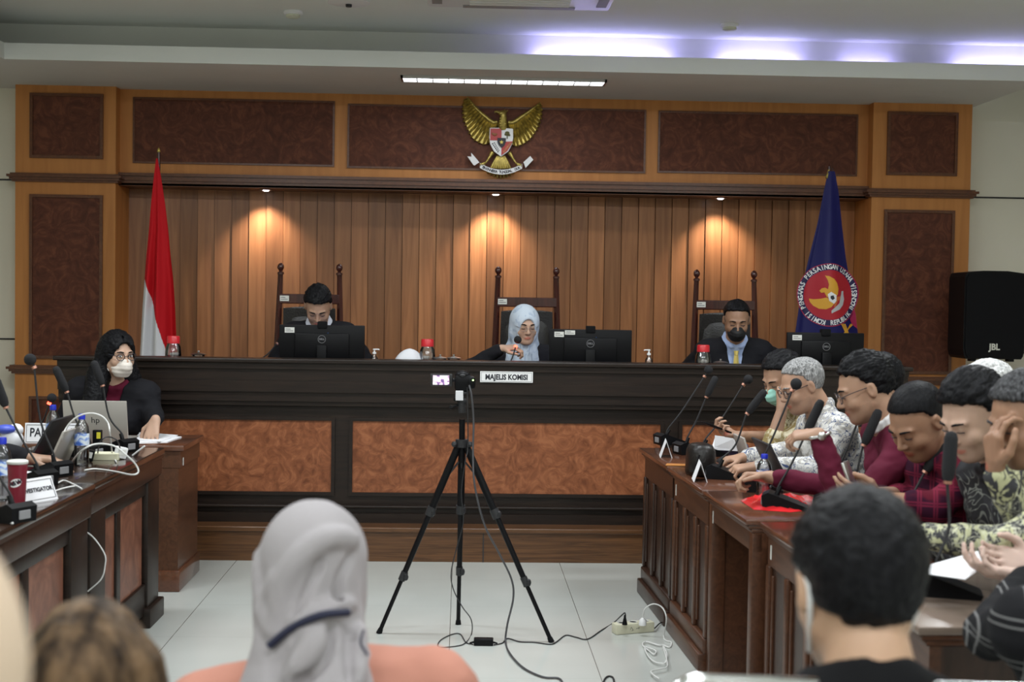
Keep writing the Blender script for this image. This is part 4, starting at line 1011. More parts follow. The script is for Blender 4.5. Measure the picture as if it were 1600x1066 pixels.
    # brows, lashes, eyes
    if ext != 'back':
        ft = lambda p: Vector(T_(p)-org)
        for x in (-1, 1):
            b = MB(); b.tube([ft((x*.014, .0925, .019)), ft((x*.03, .0915, .0235)), ft((x*.048, .078, .02))], [.0032*s, .0036*s, .0018*s], 6)
            b.build('eyebrow', M[hm] if hm in ('hair_black', 'hair_mixed') else M['hair_grey'], root, 60)
        for x in (-1, 1):
            b = MB()
            if eyes == 'open':
                b.mi = 0; b.ball(ft((x*.031, .0825, -.001)), (.0125*s, .0085*s, .0062*s), 14, None)
                b.mi = 1; b.ball(ft((x*.031, .0875, -.001)), (.0055*s,)*3, 10)
            b.mi = 1; z = -.0045 if eyes == 'down' else .005
            b.tube([ft((x*.018, .087, z-.001)), ft((x*.031, .0915, z+(.0 if eyes == 'down' else .002))), ft((x*.045, .084, z-.001))], .0016*s, 5)
            b.build('eye', [M['whitepaint'], M['ink']], root, 60)
    # hair
    if hair:
        o = dict(t=.013, fl=.006, front=0., nape=-.08, top=0., seed=1, back=0., temple=0., side=0.); o.update(hairopt)
        hf = Field(head-.26*s, head+.26*s, .0045)
        if hair in ('short', 'long'):
            hf.ell(T_((0, -.016-o['back']*.3, .026+o['top']*.5)), np.array((.077+o['t']*.7+o['side'], .096+o['t']+o['back']*.7, .086+o['t']+o['top']))*s, Rh, .01)
            fz = [-.14, -.085, -.045, -.03, .0, .03, .05, .07, .085, .13]
            fy = [-.075, -.055, -.04, -.005, .004, .022+o['temple'], .052+o['temple'], .08, .1, .15] if hair == 'short' else [.02, .04, .05, .055, .06, .07, .09, .105, .12, .16]
            fy = [v+(o['front']-(.024 if hair == 'short' else 0))*(1 if z > .04 else .2) for v, z in zip(fy, fz)]
            hf.fn(lambda x, y, z: (y/s+.0022*np.sin(x*330)+.0018*np.sin(z*410+x*160)-np.interp(z/s, fz, fy)+.32*np.clip(np.abs(x/s)-.028, 0, .04)*(1 if hair == 'short' else 0)), Rh, head, .012*s, 'and')
            if hair == 'short':
                hf.fn(lambda x, y, z: np.abs(x/s)-(.071+o['side']+.55*np.clip(z/s+.005, 0, .06))+0*y, Rh, head, .012*s, 'and')
                hf.fn(lambda x, y, z: (o['nape']-z/s+.35*np.maximum(0, y/s+.07)*0), Rh, head, .015*s, 'and')
                for x in (-1, 1): hf.ell(T_((x*.086, .0, -.022)), np.array((.026, .024, .038))*s, Rh, .006, 'sub'); hf.ell(T_((x*.092, -.03, -.07)), np.array((.03, .05, .04))*s, Rh, .02, 'sub')
            if hair == 'long':
                for x, w in ((-1, 1), (1, 1)):
                    hf.cap(T_((x*.06, -.03, .02)), T_((x*.085, -.04, -.12)), .04*s, .055*s, .03); hf.cap(T_((x*.085, -.04, -.12)), T_((x*.13, .01, -.25)), .062*s, .06*s, .03)
                hf.cap(T_((0, -.06, 0)), T_((0, -.09, -.2)), .07*s, .07*s, .04)
                hf.ell(T_((0, .105, -.045)), np.array((.058, .1, .120))*s, Rh, .012, 'sub'); hf.cap(T_((.008, .09, .085)), T_((.008, -.03, .132)), .006*s, .006*s, .006, 'sub')
        P, Q = hf.mesh()
        if len(P):
            Nn = normals(P, Q); L = (P-head) @ Rh/s; sd = o['seed']
            P = P+Nn*(vnoise(L*np.array((60, 26, 60))+sd*3.1, sd)*o['fl']*.45+vnoise(L*np.array((210, 60, 210))+sd, sd+5)*o['fl']*.4)[:, None]*s
            np_mesh('hair', P, Q, M[hm], root, org)
    # shirt / jacket
    def garment(name, m, inf, sl, hgt=None, cut=None, seed=3, wr_=wr, coll=collar, hh=.0065):
        f = Field(lo-.02, hi+.02, hh); torso(f, inf)
        for a, S, E, W in A:
            if sl == 'none': continue
            f.cap(S, E, .051*bulk**.5+inf*.6, .046+inf*.6, .03)
            if sl == 'long': f.cap(E, W-(W-E)*.1, .046+inf*.6, .034+inf*.6, .02)
            elif sl == '34': f.cap(E, E+(W-E)*.45, .046+inf*.6, .042+inf*.6, .02)
        # neckline: clear the neck above the collar
        f.fn(lambda x, y, z: z-(.012 if coll else -.006)-.35*np.maximum(-y, 0)+.55*np.maximum(y, 0)*(1 if coll else 1.2), np.stack([tr, tf, tup], 1), N, .012, 'and') if False else None
        Rt = np.stack([tr, tf, tup], 1)
        f.fn(lambda x, y, z: (z-(.028 if coll else .006)+.45*y-3.0*np.maximum(0, np.sqrt(x*x+y*y)-(.07 if coll else .078)))/2.2, Rt, N, .01, 'and')
        if coll:
            for k in range(14):
                t0, t1 = 2*pi*k/14, 2*pi*(k+1)/14
                if cos(t0+.22) > .9: continue
                r_ = .066*s; p = lambda t: N+tup*(.012-.028*cos(t))+tr*sin(t)*r_+tf*(cos(t)*r_*1.02)
                f.cap(p(t0), p(t1), .014, .014, .012)
        if cut: cut(f, Rt)
        P, Q = f.mesh(); Nn = normals(P, Q); P = relax(P, Q, 1, .3)
        G = (P-org); P = P+Nn*(vnoise(G*np.array((16, 16, 26))+seed, seed)*wr_+vnoise(G*np.array((34, 34, 60))+seed, seed+2)*wr_*.5)[:, None]
        return np_mesh(name, P, Q, m, root, org)
    if suit:
        garment('shirt', shirt, .004, 'none', coll=collar or True, seed=5, wr_=.001)
        def vcut(f, Rt):
            f.fn(lambda x, y, z: -np.maximum(np.abs(x)-.062-(z+.03)*.22, .02-y) if False else -(np.maximum(np.abs(x)-(.055+.19*np.minimum(z+.02, .02)), -y+.0)), Rt, N, .004, 'and')
        garment('jacket', suit['m'], .014, 'long', cut=vcut, seed=9, coll=None)
        if suit.get('tie'):
            b = MB(); q = lambda x, y, z: Vector(N+tr*x+tf*y+tup*z-org)
            y1, y2 = .112*bulk, .128*bulk
            b.tube([q(0, .082, -.035), q(0, .092, -.06)], [.016, .012], 6)
            b.tube([q(0, .09, -.06), q(0, y1+.008, -.14), q(0, y2+.012, -.3)], [.013, .02, .028], 4); b.build('tie', suit['tie'], root, 30)
    elif shirt:
        garment('shirt', shirt, .009, sleeve, seed=int(abs(head[0]*31+head[1]*17)) % 90+3)
    if legs:
        f = Field(np.minimum(lo, [lo[0], lo[1], feet_z])-.0, hi*0+np.maximum(hips+.65, hips+.65), .012) if False else None
        K = {}; hl = tf.copy(); hl[2] = 0; hl = unit(hl); fr = knee or .42
        lo2 = np.array([hips[0]-.6, hips[1]-.6, feet_z-.02]); hi2 = np.array([hips[0]+.6, hips[1]+.6, hips[2]+.2]); f = Field(lo2, hi2, .012); sh = Field(lo2, hi2, .012)
        f.cap(hips+tr*.08, hips-tr*.08, .125*bulk, .125*bulk, .03)
        for sd in (1, -1):
            kn_ = hips+hl*fr+tr*sd*.11; kn_[2] = max(feet_z+.49, hips[2]-.02); an = kn_.copy()+hl*.02; an[2] = feet_z+.09
            f.cap(hips+tr*sd*.09, kn_, .09, .062, .04); f.cap(kn_, an, .062, .045, .03)
            sh.cap(an-np.array([0, 0, .045]), an+hl*.15-np.array([0, 0, .055]), .042, .033, .02)
        P, Q = f.mesh(); np_mesh('trousers', P, Q, trousers or TROUS, root, org)
        P, Q = sh.mesh(); np_mesh('shoes', P, Q, M['blackm'], root, org)
    ft = lambda p: Vector(T_(p)-org)
    if mask:
        f = Field(head-.17*s, head+.17*s, .004)
        e = lambda c, r, k=.015: f.ell(T_(c), np.array(r)*s, Rh, k)
        e((0, .04, -.062), (.060, .066, .058)); f.cap(T_((0, .085, -.018)), T_((0, .100, -.055)), .018*s, .028*s, .035); e((0, .06, -.085), (.05, .045, .04))
        f.fn(lambda x, y, z: np.maximum(np.maximum(z/s+.012+.28*np.abs(x/s), -.118-z/s), .022-y/s), Rh, head, .006, 'and')
        P, Q = f.mesh(); L = (P-head) @ Rh/s; Nn = normals(P, Q)
        P = P+Nn*(np.sin(L[:, 2]*260)*.0009*(1 if mask != 'kf' else .3))[:, None]
        mo = np_mesh('face_mask', P, Q, mask['m'] if isinstance(mask, dict) else mask, root, org)
    if mask or mask_loops:
        mm_ = mask_loops if mask_loops else (mask['m'] if isinstance(mask, dict) else mask)
        r_ = .0038*s if mask_loops else .0016*s
        for x in (-1, 1):
            b = MB(); b.tube(smooth_path([ft((x*.056, .045, -.035)), ft((x*.074, .012, .002)), ft((x*.080, -.012, .022)), ft((x*.076, -.03, -.005)), ft((x*.073, -.018, -.04)), ft((x*.062, .03, -.088))], 5), r_, 6)
            b.build('mask_loop', mm_, root, 60)
    if glasses:
        b = MB()
        for x in (-1, 1):
            pts = [ft((x*.033+.023*cos(2*pi*k/20), .103-.006*abs(cos(2*pi*k/20)), -.003+.019*sin(2*pi*k/20))) for k in range(21)]
            b.tube(pts, glasses[1]*s, 5); b.tube([ft((x*.055, .096, .002)), ft((x*.075, .06, .006)), ft((x*.079, -.005, .004)), ft((x*.078, -.02, -.012))], glasses[1]*s*1.1, 5)
        b.tube([ft((-.011, .104, .0)), ft((0, .107, .003)), ft((.011, .104, .0))], glasses[1]*s, 5)
        go = b.build('glasses', glasses[0], root, 60)
        g = MB()
        for x in (-1, 1):
            vs = [ft((x*.033, .101, -.003))]+[ft((x*.033+.022*cos(2*pi*k/20), .1, -.003+.018*sin(2*pi*k/20))) for k in range(20)]
            g.add(vs, [(0, 1+k, 1+(k+1) % 20) for k in range(20)])
        g.build('lens', M['spectacle'], go)
    PEOPLE.append((root, T_, Rh, N, tr, tf, tup, SH, org)); return root, T_, Rh, N, tr, tf, tup, SH, org
TROUS = cloth('dark_trousers', (.015, .015, .02))
# ---------------------------------------------------------------- side desks
def right_desk(y1, y0, xf, label, style, mats, zt=.76, depth=.55, tagged=True):
    """desk whose front faces the aisle (-X); far end y1, near end y0; xf = front edge at far end"""
    a = radians(2.2); r = empty('desk', (xf, y1, 0), label, 'desk', 'desks along the right side', a); L = y1-y0; top, body, pan = mats
    t = MB(); t.bbox((-.012, -L+.002, zt-.022), (depth, -.002, zt), .006); t.build('desk_top', top, r, 30)
    e = MB(); e.bbox((0, -L+.008, zt-.036), (depth-.01, -.008, zt-.022), .004); e.bbox((.012, -L+.01, zt-.05), (depth-.02, -.01, zt-.036), .004); e.build('edge_moulding', body, r, 30)
    if style == 'panel':
        MB().box((.02, -L+.01, zt-.15), (.05, -.01, zt-.05)).build('fascia', body, r)
        b = MB(); b.box((.03, -L+.01, 0), (.05, -.01, zt-.15)); b.box((.05, -L+.01, 0), (depth-.03, -L+.035, zt-.05)); b.box((.05, -.035, 0), (depth-.03, -.01, zt-.05)); b.build('carcass', pan, r)
        st = MB(); n = 3
        for k in range(n+1):
            y = -.01-(L-.05)*k/n; st.bbox((.012, y-.035, .14), (.032, y, zt-.15), .006)
        for k in range(n):
            ya = -.01-(L-.05)*k/n-.05; yb = -.01-(L-.05)*(k+1)/n+.015
            st.bbox((.02, yb, .17), (.031, yb+.012, zt-.18), .004); st.bbox((.02, ya-.012, .17), (.031, ya, zt-.18), .004)
        st.build('stiles', body, r, 30)
        p = MB(); p.bbox((-.012, -L+.01, 0), (.04, -.01, .075), .006); p.bbox((.006, -L+.01, .07), (.04, -.01, .14), .01); p.build('plinth', body, r, 30)
    else:
        MB().box((.02, -L+.01, zt-.12), (.05, -.01, zt-.05)).build('fascia', body, r)
        MB().box((.2, -L+.06, .05), (.22, -.06, zt-.05)).build('modesty_panel', pan, r)
        for y in (-.06, -L+.0): MB().bbox((.015, y+.01, 0), (.075, y+.06, zt-.05), .006).build('leg', body, r, 30); MB().box((.075, y+.02, 0), (depth-.03, y+.045, zt-.05)).build('end_panel', body, r)
    if tagged: MB().box((.0185, -.045-.012, zt-.125), (.02, -.045+.0, zt-.075)).build('number_tag', M['label'], r)
    return r
DM = (M['desktop'], M['deskbrown'], M['deskdark'])
right_desk(6.93, 6.17, .95, 'farthest desk on the right, panelled, its end against the judges step', 'panel', (M['desktop'], M['deskdark'], M['deskdark']), tagged=False)
right_desk(6.15, 5.42, .98, 'second desk from the judges on the right, under the black bag', 'panel', (M['desktop'], M['deskbrown'], M['deskdark']))
right_desk(5.40, 4.70, 1.01, 'third desk on the right with open reddish front, under the red plastic bag', 'open', (M['desktop'], M['deskbrown'], M['deskred']))
right_desk(4.66, 3.92, 1.075, 'fourth desk on the right with panelled front, mostly behind the foreground man', 'panel', (M['desktop'], M['deskbrown'], M['deskdark']))
right_desk(3.90, 3.16, 1.1, 'nearest desk on the right, under the paper held by two hands', 'panel', (mat('grey_brown_top', (.2, .15, .12), .25), M['deskbrown'], M['deskdark']))
ZL = .80
def left_desk(y1, y0, label, first):
    r = empty('desk', (-1.4, y1, 0), label, 'desk', 'dark desks along the left side', radians(-.6)); L = y1-y0; zt = ZL
    MB().bbox((-.62, -L+.002, zt-.03), (.0, -.002, zt), .006).build('desk_top', M['blacktop'], r, 30)
    MB().bbox((-.6, -L+.006, zt-.13), (-.012, -.006, zt-.03), .01).build('fascia', M['deskdark'], r, 30)
    MB().box((-.6, -L+.006, zt-.045), (-.004, -.006, zt-.03)).build('edge_moulding', M['deskdark'], r)
    MB().box((-.06, -L+.02, .03), (-.05, -.02, zt-.13)).build('carcass', M['deskdark'], r)
    for a, b in ((-.03, -.24), (-L+.24, -L+.03)): MB().bbox((-.07, a, .0), (-.02, b, zt-.13), .006).build('leg', M['bench'], r, 30)
    for a, b in ((-.0, -.27), (-L+.27, -L)): MB().bbox((-.09, a, 0), (.0, b, .09), .006).build('foot', M['bench'], r, 30)
    ya, yb = -.26, -L+.26; m = ya+(yb-ya)*.66
    for a, b in ((ya, m+.03), (m-.03, yb)): MB().box((-.052, a, .2), (-.044, b, zt-.19)).build('burl_panel', M['deskpanel'], r)
    f = MB(); f.bbox((-.055, ya+.02, zt-.19), (-.03, yb-.02, zt-.13), .004); f.bbox((-.055, ya+.02, .06), (-.03, yb-.02, .2), .004); f.bbox((-.055, m-.03, .2), (-.032, m+.03, zt-.19), .004); f.build('rails', M['bench'], r, 30)
left_desk(6.36, 5.18, 'far dark desk on the left, with laptops and cables on top', True)
left_desk(5.16, 3.98, 'middle dark desk on the left, with the burgundy cup on top', False)
left_desk(3.96, 2.90, 'near dark desk on the left, behind the brown haired head', False)
# clerk's desk
ZK = .755
r = empty('clerk_desk', (-2.1, 7.1, 0), 'brown wooden desk of the masked woman, turned to the room, papers on its right end', 'desk')
MB().bbox((-.62, -.26, ZK-.03), (.69, .26, ZK), .006).build('desk_top', M['desktop'], r, 30)
MB().bbox((-.6, -.25, ZK-.12), (.67, .25, ZK-.03), .004).build('fascia', M['deskbrown'], r)
for x in (-.58, .56): MB().box((x, -.25, 0), (x+.1, .25, ZK-.12)).build('end_panel', M['deskbrown'], r); MB().bbox((x-.012, -.265, 0), (x+.112, .262, .11), .006).build('foot', M['desktop'], r, 30)
MB().box((-.5, .0, .1), (.57, .02, ZK-.1)).build('modesty_panel', M['deskred'], r)
MB().box((.672, -.2, ZK-.11), (.6735, -.186, ZK-.07)).build('number_tag', M['label'], r)

# ---------------------------------------------------------------- camera on its tripod
A0 = at(722, 692, 6.0); head_ = at(722, 640, 6.0)
r = empty('tripod', (A0.x, A0.y, 0), 'black tripod in the middle of the floor carrying a small camera', 'tripod')
lo = lambda p: Vector(p)-Vector((A0.x, A0.y, 0))
c = MB(); c.tube([lo(A0-Vector((0, 0, .09))), lo(at(722, 655, 6.0))], .0135, 12); c.build('centre_column', M['black'], r, 40)
c = MB(); c.tube([lo(A0+Vector((0, 0, -.02))), lo(A0+Vector((0, 0, .015)))], .03, 12)
for s in (-1, 1): c.ball(lo(A0)+Vector((s*.035, -.02, -.005)), (.014, .02, .014), 8)
c.build('spider', M['dgrey'], r, 40)
feet = [fl(862, 1004), fl(716, 976), fl(592, 990)]
for f_ in feet:
    p0 = A0+(f_-A0)*.03; p0.z = A0.z; g = MB(); a = p0; b = f_; k = lambda t: lo(a+(b-a)*t)
    g.tube([k(0), k(.36)], .0165, 10); g.tube([k(.36), k(.70)], .0125, 10); g.tube([k(.70), k(.985)], .0095, 10)
    lg = g.build('leg', M['black'], r, 40)
    for t in (.36, .70):
        q = MB(); q.tube([k(t-.025), k(t+.02)], .021 if t < .5 else .016, 10); q.ball(k(t)+Vector((.014, -.012, 0)), (.012, .016, .018), 8); q.build('leg_clamp', M['dgrey'], lg, 40)
    q = MB(); q.tube([k(.975), k(1)], [.011, .014], 10); q.build('rubber_foot', M['blackm'], lg, 40)
b1 = MB(); 
for f_ in feet:
    p0 = A0+(f_-A0)*.03; p0.z = A0.z; q1 = p0+(f_-p0)*.20; b1.tube([lo(A0-Vector((0, 0, .07))), lo(q1)], .0045, 6)
b1.build('brace', M['dgrey'], r)
h = MB(); hc = lo(at(722, 645, 6.0)); h.tube([hc, hc+Vector((0, 0, .045))], .02, 12); h.ball(hc+Vector((0, 0, .05)), (.024, .024, .024), 12); h.tube([hc+Vector((0, 0, .05)), hc+Vector((0, 0, .085))], .015, 10)
h.bbox(hc+Vector((-.028, -.03, .085)), hc+Vector((.028, .03, .097)), .004); h.build('ball_head', M['dgrey'], r, 40)
h = MB(); h.tube([hc+Vector((-.02, 0, .035)), hc+Vector((-.045, -.01, .025))], .006, 8); h.ball(hc+Vector((-.05, -.01, .024)), .011, 8); h.tube([hc+Vector((-.02, 0, .055)), hc+Vector((-.035, -.01, .06))], .008, 8); h.build('lock_knob', M['black'], r, 40)
base_c = at(722, 645, 6.0)+Vector((0, 0, .0975))
cr = empty('video_camera', base_c, 'small black camera on the tripod with its lit screen folded out to the left', 'camera')
b = MB(); b.bbox((-.035, -.03, .0), (.04, .04, .075), .014); b.ball((.0, .0, .072), (.035, .032, .022), 14); b.bbox((.02, -.035, .01), (.058, .03, .068), .014); b.build('camera_body', M['black'], cr, 40)
b = MB(); b.tube([(0.0, .04, .04), (0, .09, .04)], [.028, .031], 20); b.build('lens_barrel', M['black'], cr, 40)
b = MB(); b.ball((0, -.028, .072), (.014, .008, .008), 10); b.build('viewfinder', M['dgrey'], cr, 40)
MB().bbox((-.03, -.036, -.04), (.004, -.03, .004), .002).build('white_tag', M['paper'], cr)
MB().ball((.047, -.034, .052), .0035, 8).build('status_light', mat('green_led', (.3, 1, .1), .4, emit=(.5, 1, .2), es=8), cr, 60)
b = MB(); b.bbox((-.145, -.02, .022), (-.045, -.008, .078), .006); b.tube([(-.045, -.012, .05), (-.033, -.005, .05)], .008, 8); sc_ = b.build('flip_screen', M['dgrey'], cr, 40)
def screen_mat():
    m, nt, b = newmat('lit_viewfinder_picture'); N, L = nt.nodes, nt.links
    tc = N.new('ShaderNodeTexCoord'); t = N.new('ShaderNodeTexNoise'); t.inputs['Scale'].default_value = 60; t.inputs['Detail'].default_value = 2
    r = ramp(nt, [(.38, (.15, .08, .3)), (.45, (.9, .55, .75)), (.52, (1, .95, 1))]); L.new(tc.outputs['Object'], t.inputs['Vector']); L.new(t.outputs[0], r.inputs[0])
    L.new(r.outputs[0], b.inputs['Emission Color']); b.inputs['Emission Strength'].default_value = 1.0; b.inputs['Base Color'].default_value = (.02, .02, .02, 1); return m
MB().box((-.133, -.0215, .029), (-.06, -.0199, .071)).build('screen_picture', screen_mat(), sc_)

# ---------------------------------------------------------------- cables and power on the floor
cb = mat('black_cable', (.02, .02, .022), .45); cg = mat('grey_cable', (.06, .06, .065), .4); cw = mat('white_cable', (.72, .72, .7), .5)
def cable(name, pts, r_, m, label, cat='cable', group=None):
    return tag(MB().tube(smooth_path(pts, 6), r_, 8).build(name, m, None, 60), label, cat, group)
def F_(l, z=.005): return [fl(x, y, z) for x, y in l]
cable('cable', [at(733, 602, 5.965), at(737, 620, 5.955), at(740, 660, 5.95), at(739, 710, 5.93), at(742, 760, 5.9), at(757, 820, 5.9), at(780, 865, 5.9), at(799, 905, 5.9), at(802, 935, 5.9), at(793, 975, 5.88)]+F_([(790, 1003), (797, 1022), (818, 1044), (848, 1058), (872, 1060), (879, 1068), (878, 1078)], .006), .0045, cg, 'thick grey cable hanging from the tripod camera and curving away over the floor')
cable('cable', [at(730, 605, 5.965), at(731, 650, 5.955), at(731, 700, 5.95), at(727, 722, 5.93), at(721, 770, 5.93), at(724, 815, 5.95), at(712, 862, 5.95), at(705, 895, 5.96), at(708, 920, 5.97), at(722, 948, 5.98), at(736, 968, 5.98)]+F_([(737, 990), (727, 1005), (712, 1010), (686, 1011), (688, 1001), (705, 992), (719, 991), (728, 1004), (739, 1007)], .0035), .0025, cb, 'thin black cable falling from the tripod camera to the small black adapter')
p = fl(755.5, 1008)
r = empty('power_adapter', (p.x, p.y, 0), 'small black power adapter lying on the floor between the tripod feet', 'adapter'); r.rotation_euler.z = radians(-2)
MB().bbox((-.043, -.022, 0), (.043, .022, .03), .004).build('housing', M['black'], r, 30)
for s in (-1, 1): MB().tube([(s*.043, 0, .012), (s*.062, 0, .008)], [.005, .003], 8).build('cord_sleeve', M['blackm'], r)
pl_ = fl(977, 972, .05)
cable('cable', F_([(772, 1008), (785, 1005), (793, 998), (812, 1003), (835, 1004), (860, 1007), (870, 1003), (884, 993), (900, 996), (918, 999), (940, 985), (958, 974)], .0035)+[at(970, 963, 6.07), at(976, 958, 6.07), at(977.5, 963, 6.07)], .003, cb, 'black cable running over the floor from the adapter to the cream power strip')
a, b = fl(963, 993), fl(1023, 988); L = (b-a).length; ang = atan2(b.y-a.y, b.x-a.x)
r = empty('power_strip', (a.x, a.y, 0), 'cream power strip on the floor by the foot of the right desks', 'power strip', rz=ang)
MB().bbox((0, 0, 0), (L, .055, .048), .006).build('housing', mat('cream_plastic_strip', (.68, .66, .5), .45), r, 30)
for k in range(3): MB().lathe([(0, .0), (.016, .0), (.018, .001), (.018, .0025), (.02, .0025), (.02, .0)], 16, T((L*(.2+.3*k), .028, .048))).build('socket', M['label'], r, 40)
g = MB()
for x0, z0, x1, z1 in ((.07, .02, .075, .032), (.075, .032, .085, .018), (.085, .018, .078, .015), (.1, .022, .108, .026), (.113, .02, .113, .03), (.11, .025, .118, .027)): g.tube([(x0, -.0005, z0), (x1, -.0005, z1)], .0009, 4)
g.build('handwritten_mark', M['ink'], r)
tag(MB().tube([fl(977, 978, .052)+Vector((0, .02, 0)), fl(977, 978, .052)+Vector((0, .02, .03)), fl(977, 978, .052)+Vector((.0, .02, .045))], [.013, .006, .004], 10).build('plug', M['black'], None, 40), 'black plug standing in the left socket of the power strip', 'plug')
q = fl(1005, 978, .052)+Vector((0, .02, 0))
tag(MB().tube([q-Vector((0, 0, .002)), q+Vector((0, 0, .02)), q+Vector((0, 0, .032))], [.018, .017, .006], 14).build('plug', M['white'], None, 40), 'white plug standing in the right socket of the power strip', 'plug')
cable('cable', [q+Vector((0, 0, .03)), q+Vector((.008, -.01, .075)), q+Vector((.045, -.02, .1)), q+Vector((.085, -.03, .085)), q+Vector((.1, -.06, .04))]+F_([(1037, 993), (1040, 1001), (1049, 1004), (1046, 1012)], .004)+F_([(1036, 1008), (1028, 1008), (1010, 1003), (1004, 1008), (1015, 1018), (1022, 1023), (1025, 1018)], .008)+F_([(1018, 1014), (1008, 1012), (1012, 1024), (1022, 1034), (1034, 1037), (1040, 1035), (1042, 1022), (1036, 1010)], .012)+F_([(1043, 1040), (1030, 1046), (1018, 1049), (1020, 1054), (1030, 1061)], .016), .0032, cw, 'white cable squiggling from the power strip along the right desks plinth')
cable('cable', [fl(1023, 982, .02), fl(1030, 975, .012), fl(1035, 972, .006), fl(1037, 970, .004)], .003, cb, 'short black lead leaving the right end of the power strip')
cable('cable', F_([(943, 1080), (942, 1070), (946, 1060), (953, 1057), (959, 1062), (959, 1080)], .004), .004, cb, 'small loop of black cable on the floor at the bottom edge')

# ---------------------------------------------------------------- conference microphones
FO = mat('foam_windscreen', (.012, .012, .014), .95, bump=.6, bscale=900)
COP = mat('copper_ring', (.5, .25, .18), .35, .7)
def mic(base, tip, foam, label, yaw=0, big=1.0, ring=None, group=None, baseon=True, bend=None, zt=None):
    """base = foot of the stem on the unit, tip = start of the foam, foam = its end (long) or centre (ball)"""
    zt = zt if zt is not None else base.z
    r = empty('gooseneck_microphone', (base.x, base.y, zt), label, 'microphone', group)
    o = Vector((base.x, base.y, zt)); Rr = Rz(yaw)
    hb = 0
    if baseon:
        hb = .05*big; w_ = .05*big
        g = MB(); pr = [(-.05*big, 0), (.11*big, 0), (.115*big, .012), (-.03*big, hb+.012), (-.055*big, hb)]
        X = Rr; g.prism(pr, -w_, w_, X); g.build('wedge_base', M['black'], r, 30)
        MB().box((-.0, -w_*.6, 0), (.07*big, w_*.6, .002), Rr @ T((.0, 0, hb*.86)) @ Ry(radians(17))).build('top_plate', M['dgrey'], r)
        MB().bbox((-.058*big, -.022*big, .012), (-.052*big, .022*big, .04), .002, Rr).build('number_plate', M['grey'], r)
    s0 = Vector((0, 0, hb)); t_ = tip-o; fo = foam-o; md = (s0+t_)/2+(Vector(bend) if bend else Vector((0, 0, 0)))
    pts = smooth_path([s0, s0+Vector((0, 0, .02))+(t_-s0)*.05, md, t_-(fo-t_)*.1, t_], 5)
    MB().tube([s0, s0+(t_-s0).normalized()*.035], [.011, .0065], 10).build('stem_socket', M['black'], r, 40)
    MB().tube(pts, [.0042*big]*len(pts), 8).build('gooseneck', M['dgrey'], r, 60)
    d = (fo-t_).normalized(); ln = (fo-t_).length
    if ln > .07: MB().tube([t_, t_+d*.012, t_+d*ln*.25, t_+d*ln*.85, t_+d*ln*.97, t_+d*ln], [.010*big, .0155*big, .018*big, .0175*big, .013*big, .004], 16).build('foam_windscreen', FO, r, 60)
    else: MB().ball(fo, .024*big, 16).build('foam_windscreen', FO, r, 60)
    MB().tube([t_-d*.007, t_+d*.004], .0105*big, 14).build('indicator_ring', ring or COP, r, 40)
GM = 'table microphones of the right desks'; GL = 'table microphones of the left desks'
ZR = .7605
def rmic(b, t, f, label, Yt=None, yaw=.3, **k):
    base = fl(b[0], b[1], k.pop('z', ZR+.04)); base.z = ZR; Y = base.y+(k.pop('dy', 0)); mic(base, at(t[0], t[1], Y), at(f[0], f[1], Y), label, yaw, group=k.pop('g', GM), **k)
rmic((1041, 683), (1101, 588), (1107, 578), 'round-headed table microphone at the far end of the right desks, nearest the aisle', bend=(-.02, 0, -.03))
rmic((1072, 697), (1104, 620), (1119, 588), 'long-headed table microphone behind the first white tent card on the right desks')
rmic((1099, 700), (1162, 601), (1169, 593), 'round-headed table microphone rising behind the black bag', bend=(-.01, 0, -.02))
rmic((1124, 733), (1168, 646), (1196, 610), 'long-headed table microphone between the black bag and the small water bottle', yaw=-.3, bend=(.01, 0, -.02))
rmic((1181, 752), (1238, 610), (1244, 600), 'round-headed table microphone in front of the grey haired man face', yaw=-.3)
rmic((1214, 777), (1260, 676), (1284, 625), 'long-headed table microphone with its base on the red plastic bag', yaw=-.3)
rmic((1294, 782), (1355, 620), (1360, 605), 'round-headed table microphone in front of the man in the maroon shirt', yaw=-.3)
rmic((1326, 790), (1350, 695), (1374, 640), 'long-headed table microphone crossing the maroon shirt', yaw=-.3)
rmic((1404, 816), (1446, 737), (1478, 690), 'tilted long-headed table microphone in front of the man in plaid', yaw=-.3)
rmic((1461, 905), (1481, 752), (1487, 674), 'nearest upright black table microphone at the right desks, very dark and large', yaw=-.3, big=1.05, bend=(.02, 0, 0))
ZLm = ZL+.0005
def lmic(b, t, f, label, **k):
    base = fl(b[0], b[1], ZLm+.04); base.z = ZLm; Y = base.y; mic(base, at(t[0], t[1], Y+k.pop('dy', 0)), at(f[0], f[1], Y), label, k.pop('yaw', 2.6), group=GL, **k)
lmic((85, 728), (53, 574), (47, 562), 'round-headed microphone leaning left in front of the wooden pillar', bend=(-.015, 0, -.02))
lmic((141, 700), (104, 612), (86, 573), 'long-headed microphone in front of the masked woman black hair', bend=(-.01, 0, -.01))
lmic((192, 692), (160, 602), (146, 564), 'long-headed microphone in front of the silver laptop, dark against the hair', bend=(-.015, 0, -.02))
lmic((60, 742), (9, 636), (-8, 590), 'microphone cut by the left edge, in front of the burgundy cup')
lmic((20, 795), (-22, 700), (-40, 660), 'microphone base at the left edge beside the tent card, its neck out of view')
b_ = fl(62, 672, ZK+.04); b_ = Vector((at(62, 680, 6.95).x, 6.95, ZK+.0005)); mic(b_, at(77, 630, 6.9), at(81, 622, 6.9), 'small microphone with glowing red ring beside the masked woman', 2.0, ring=M['led_red'], group=None)
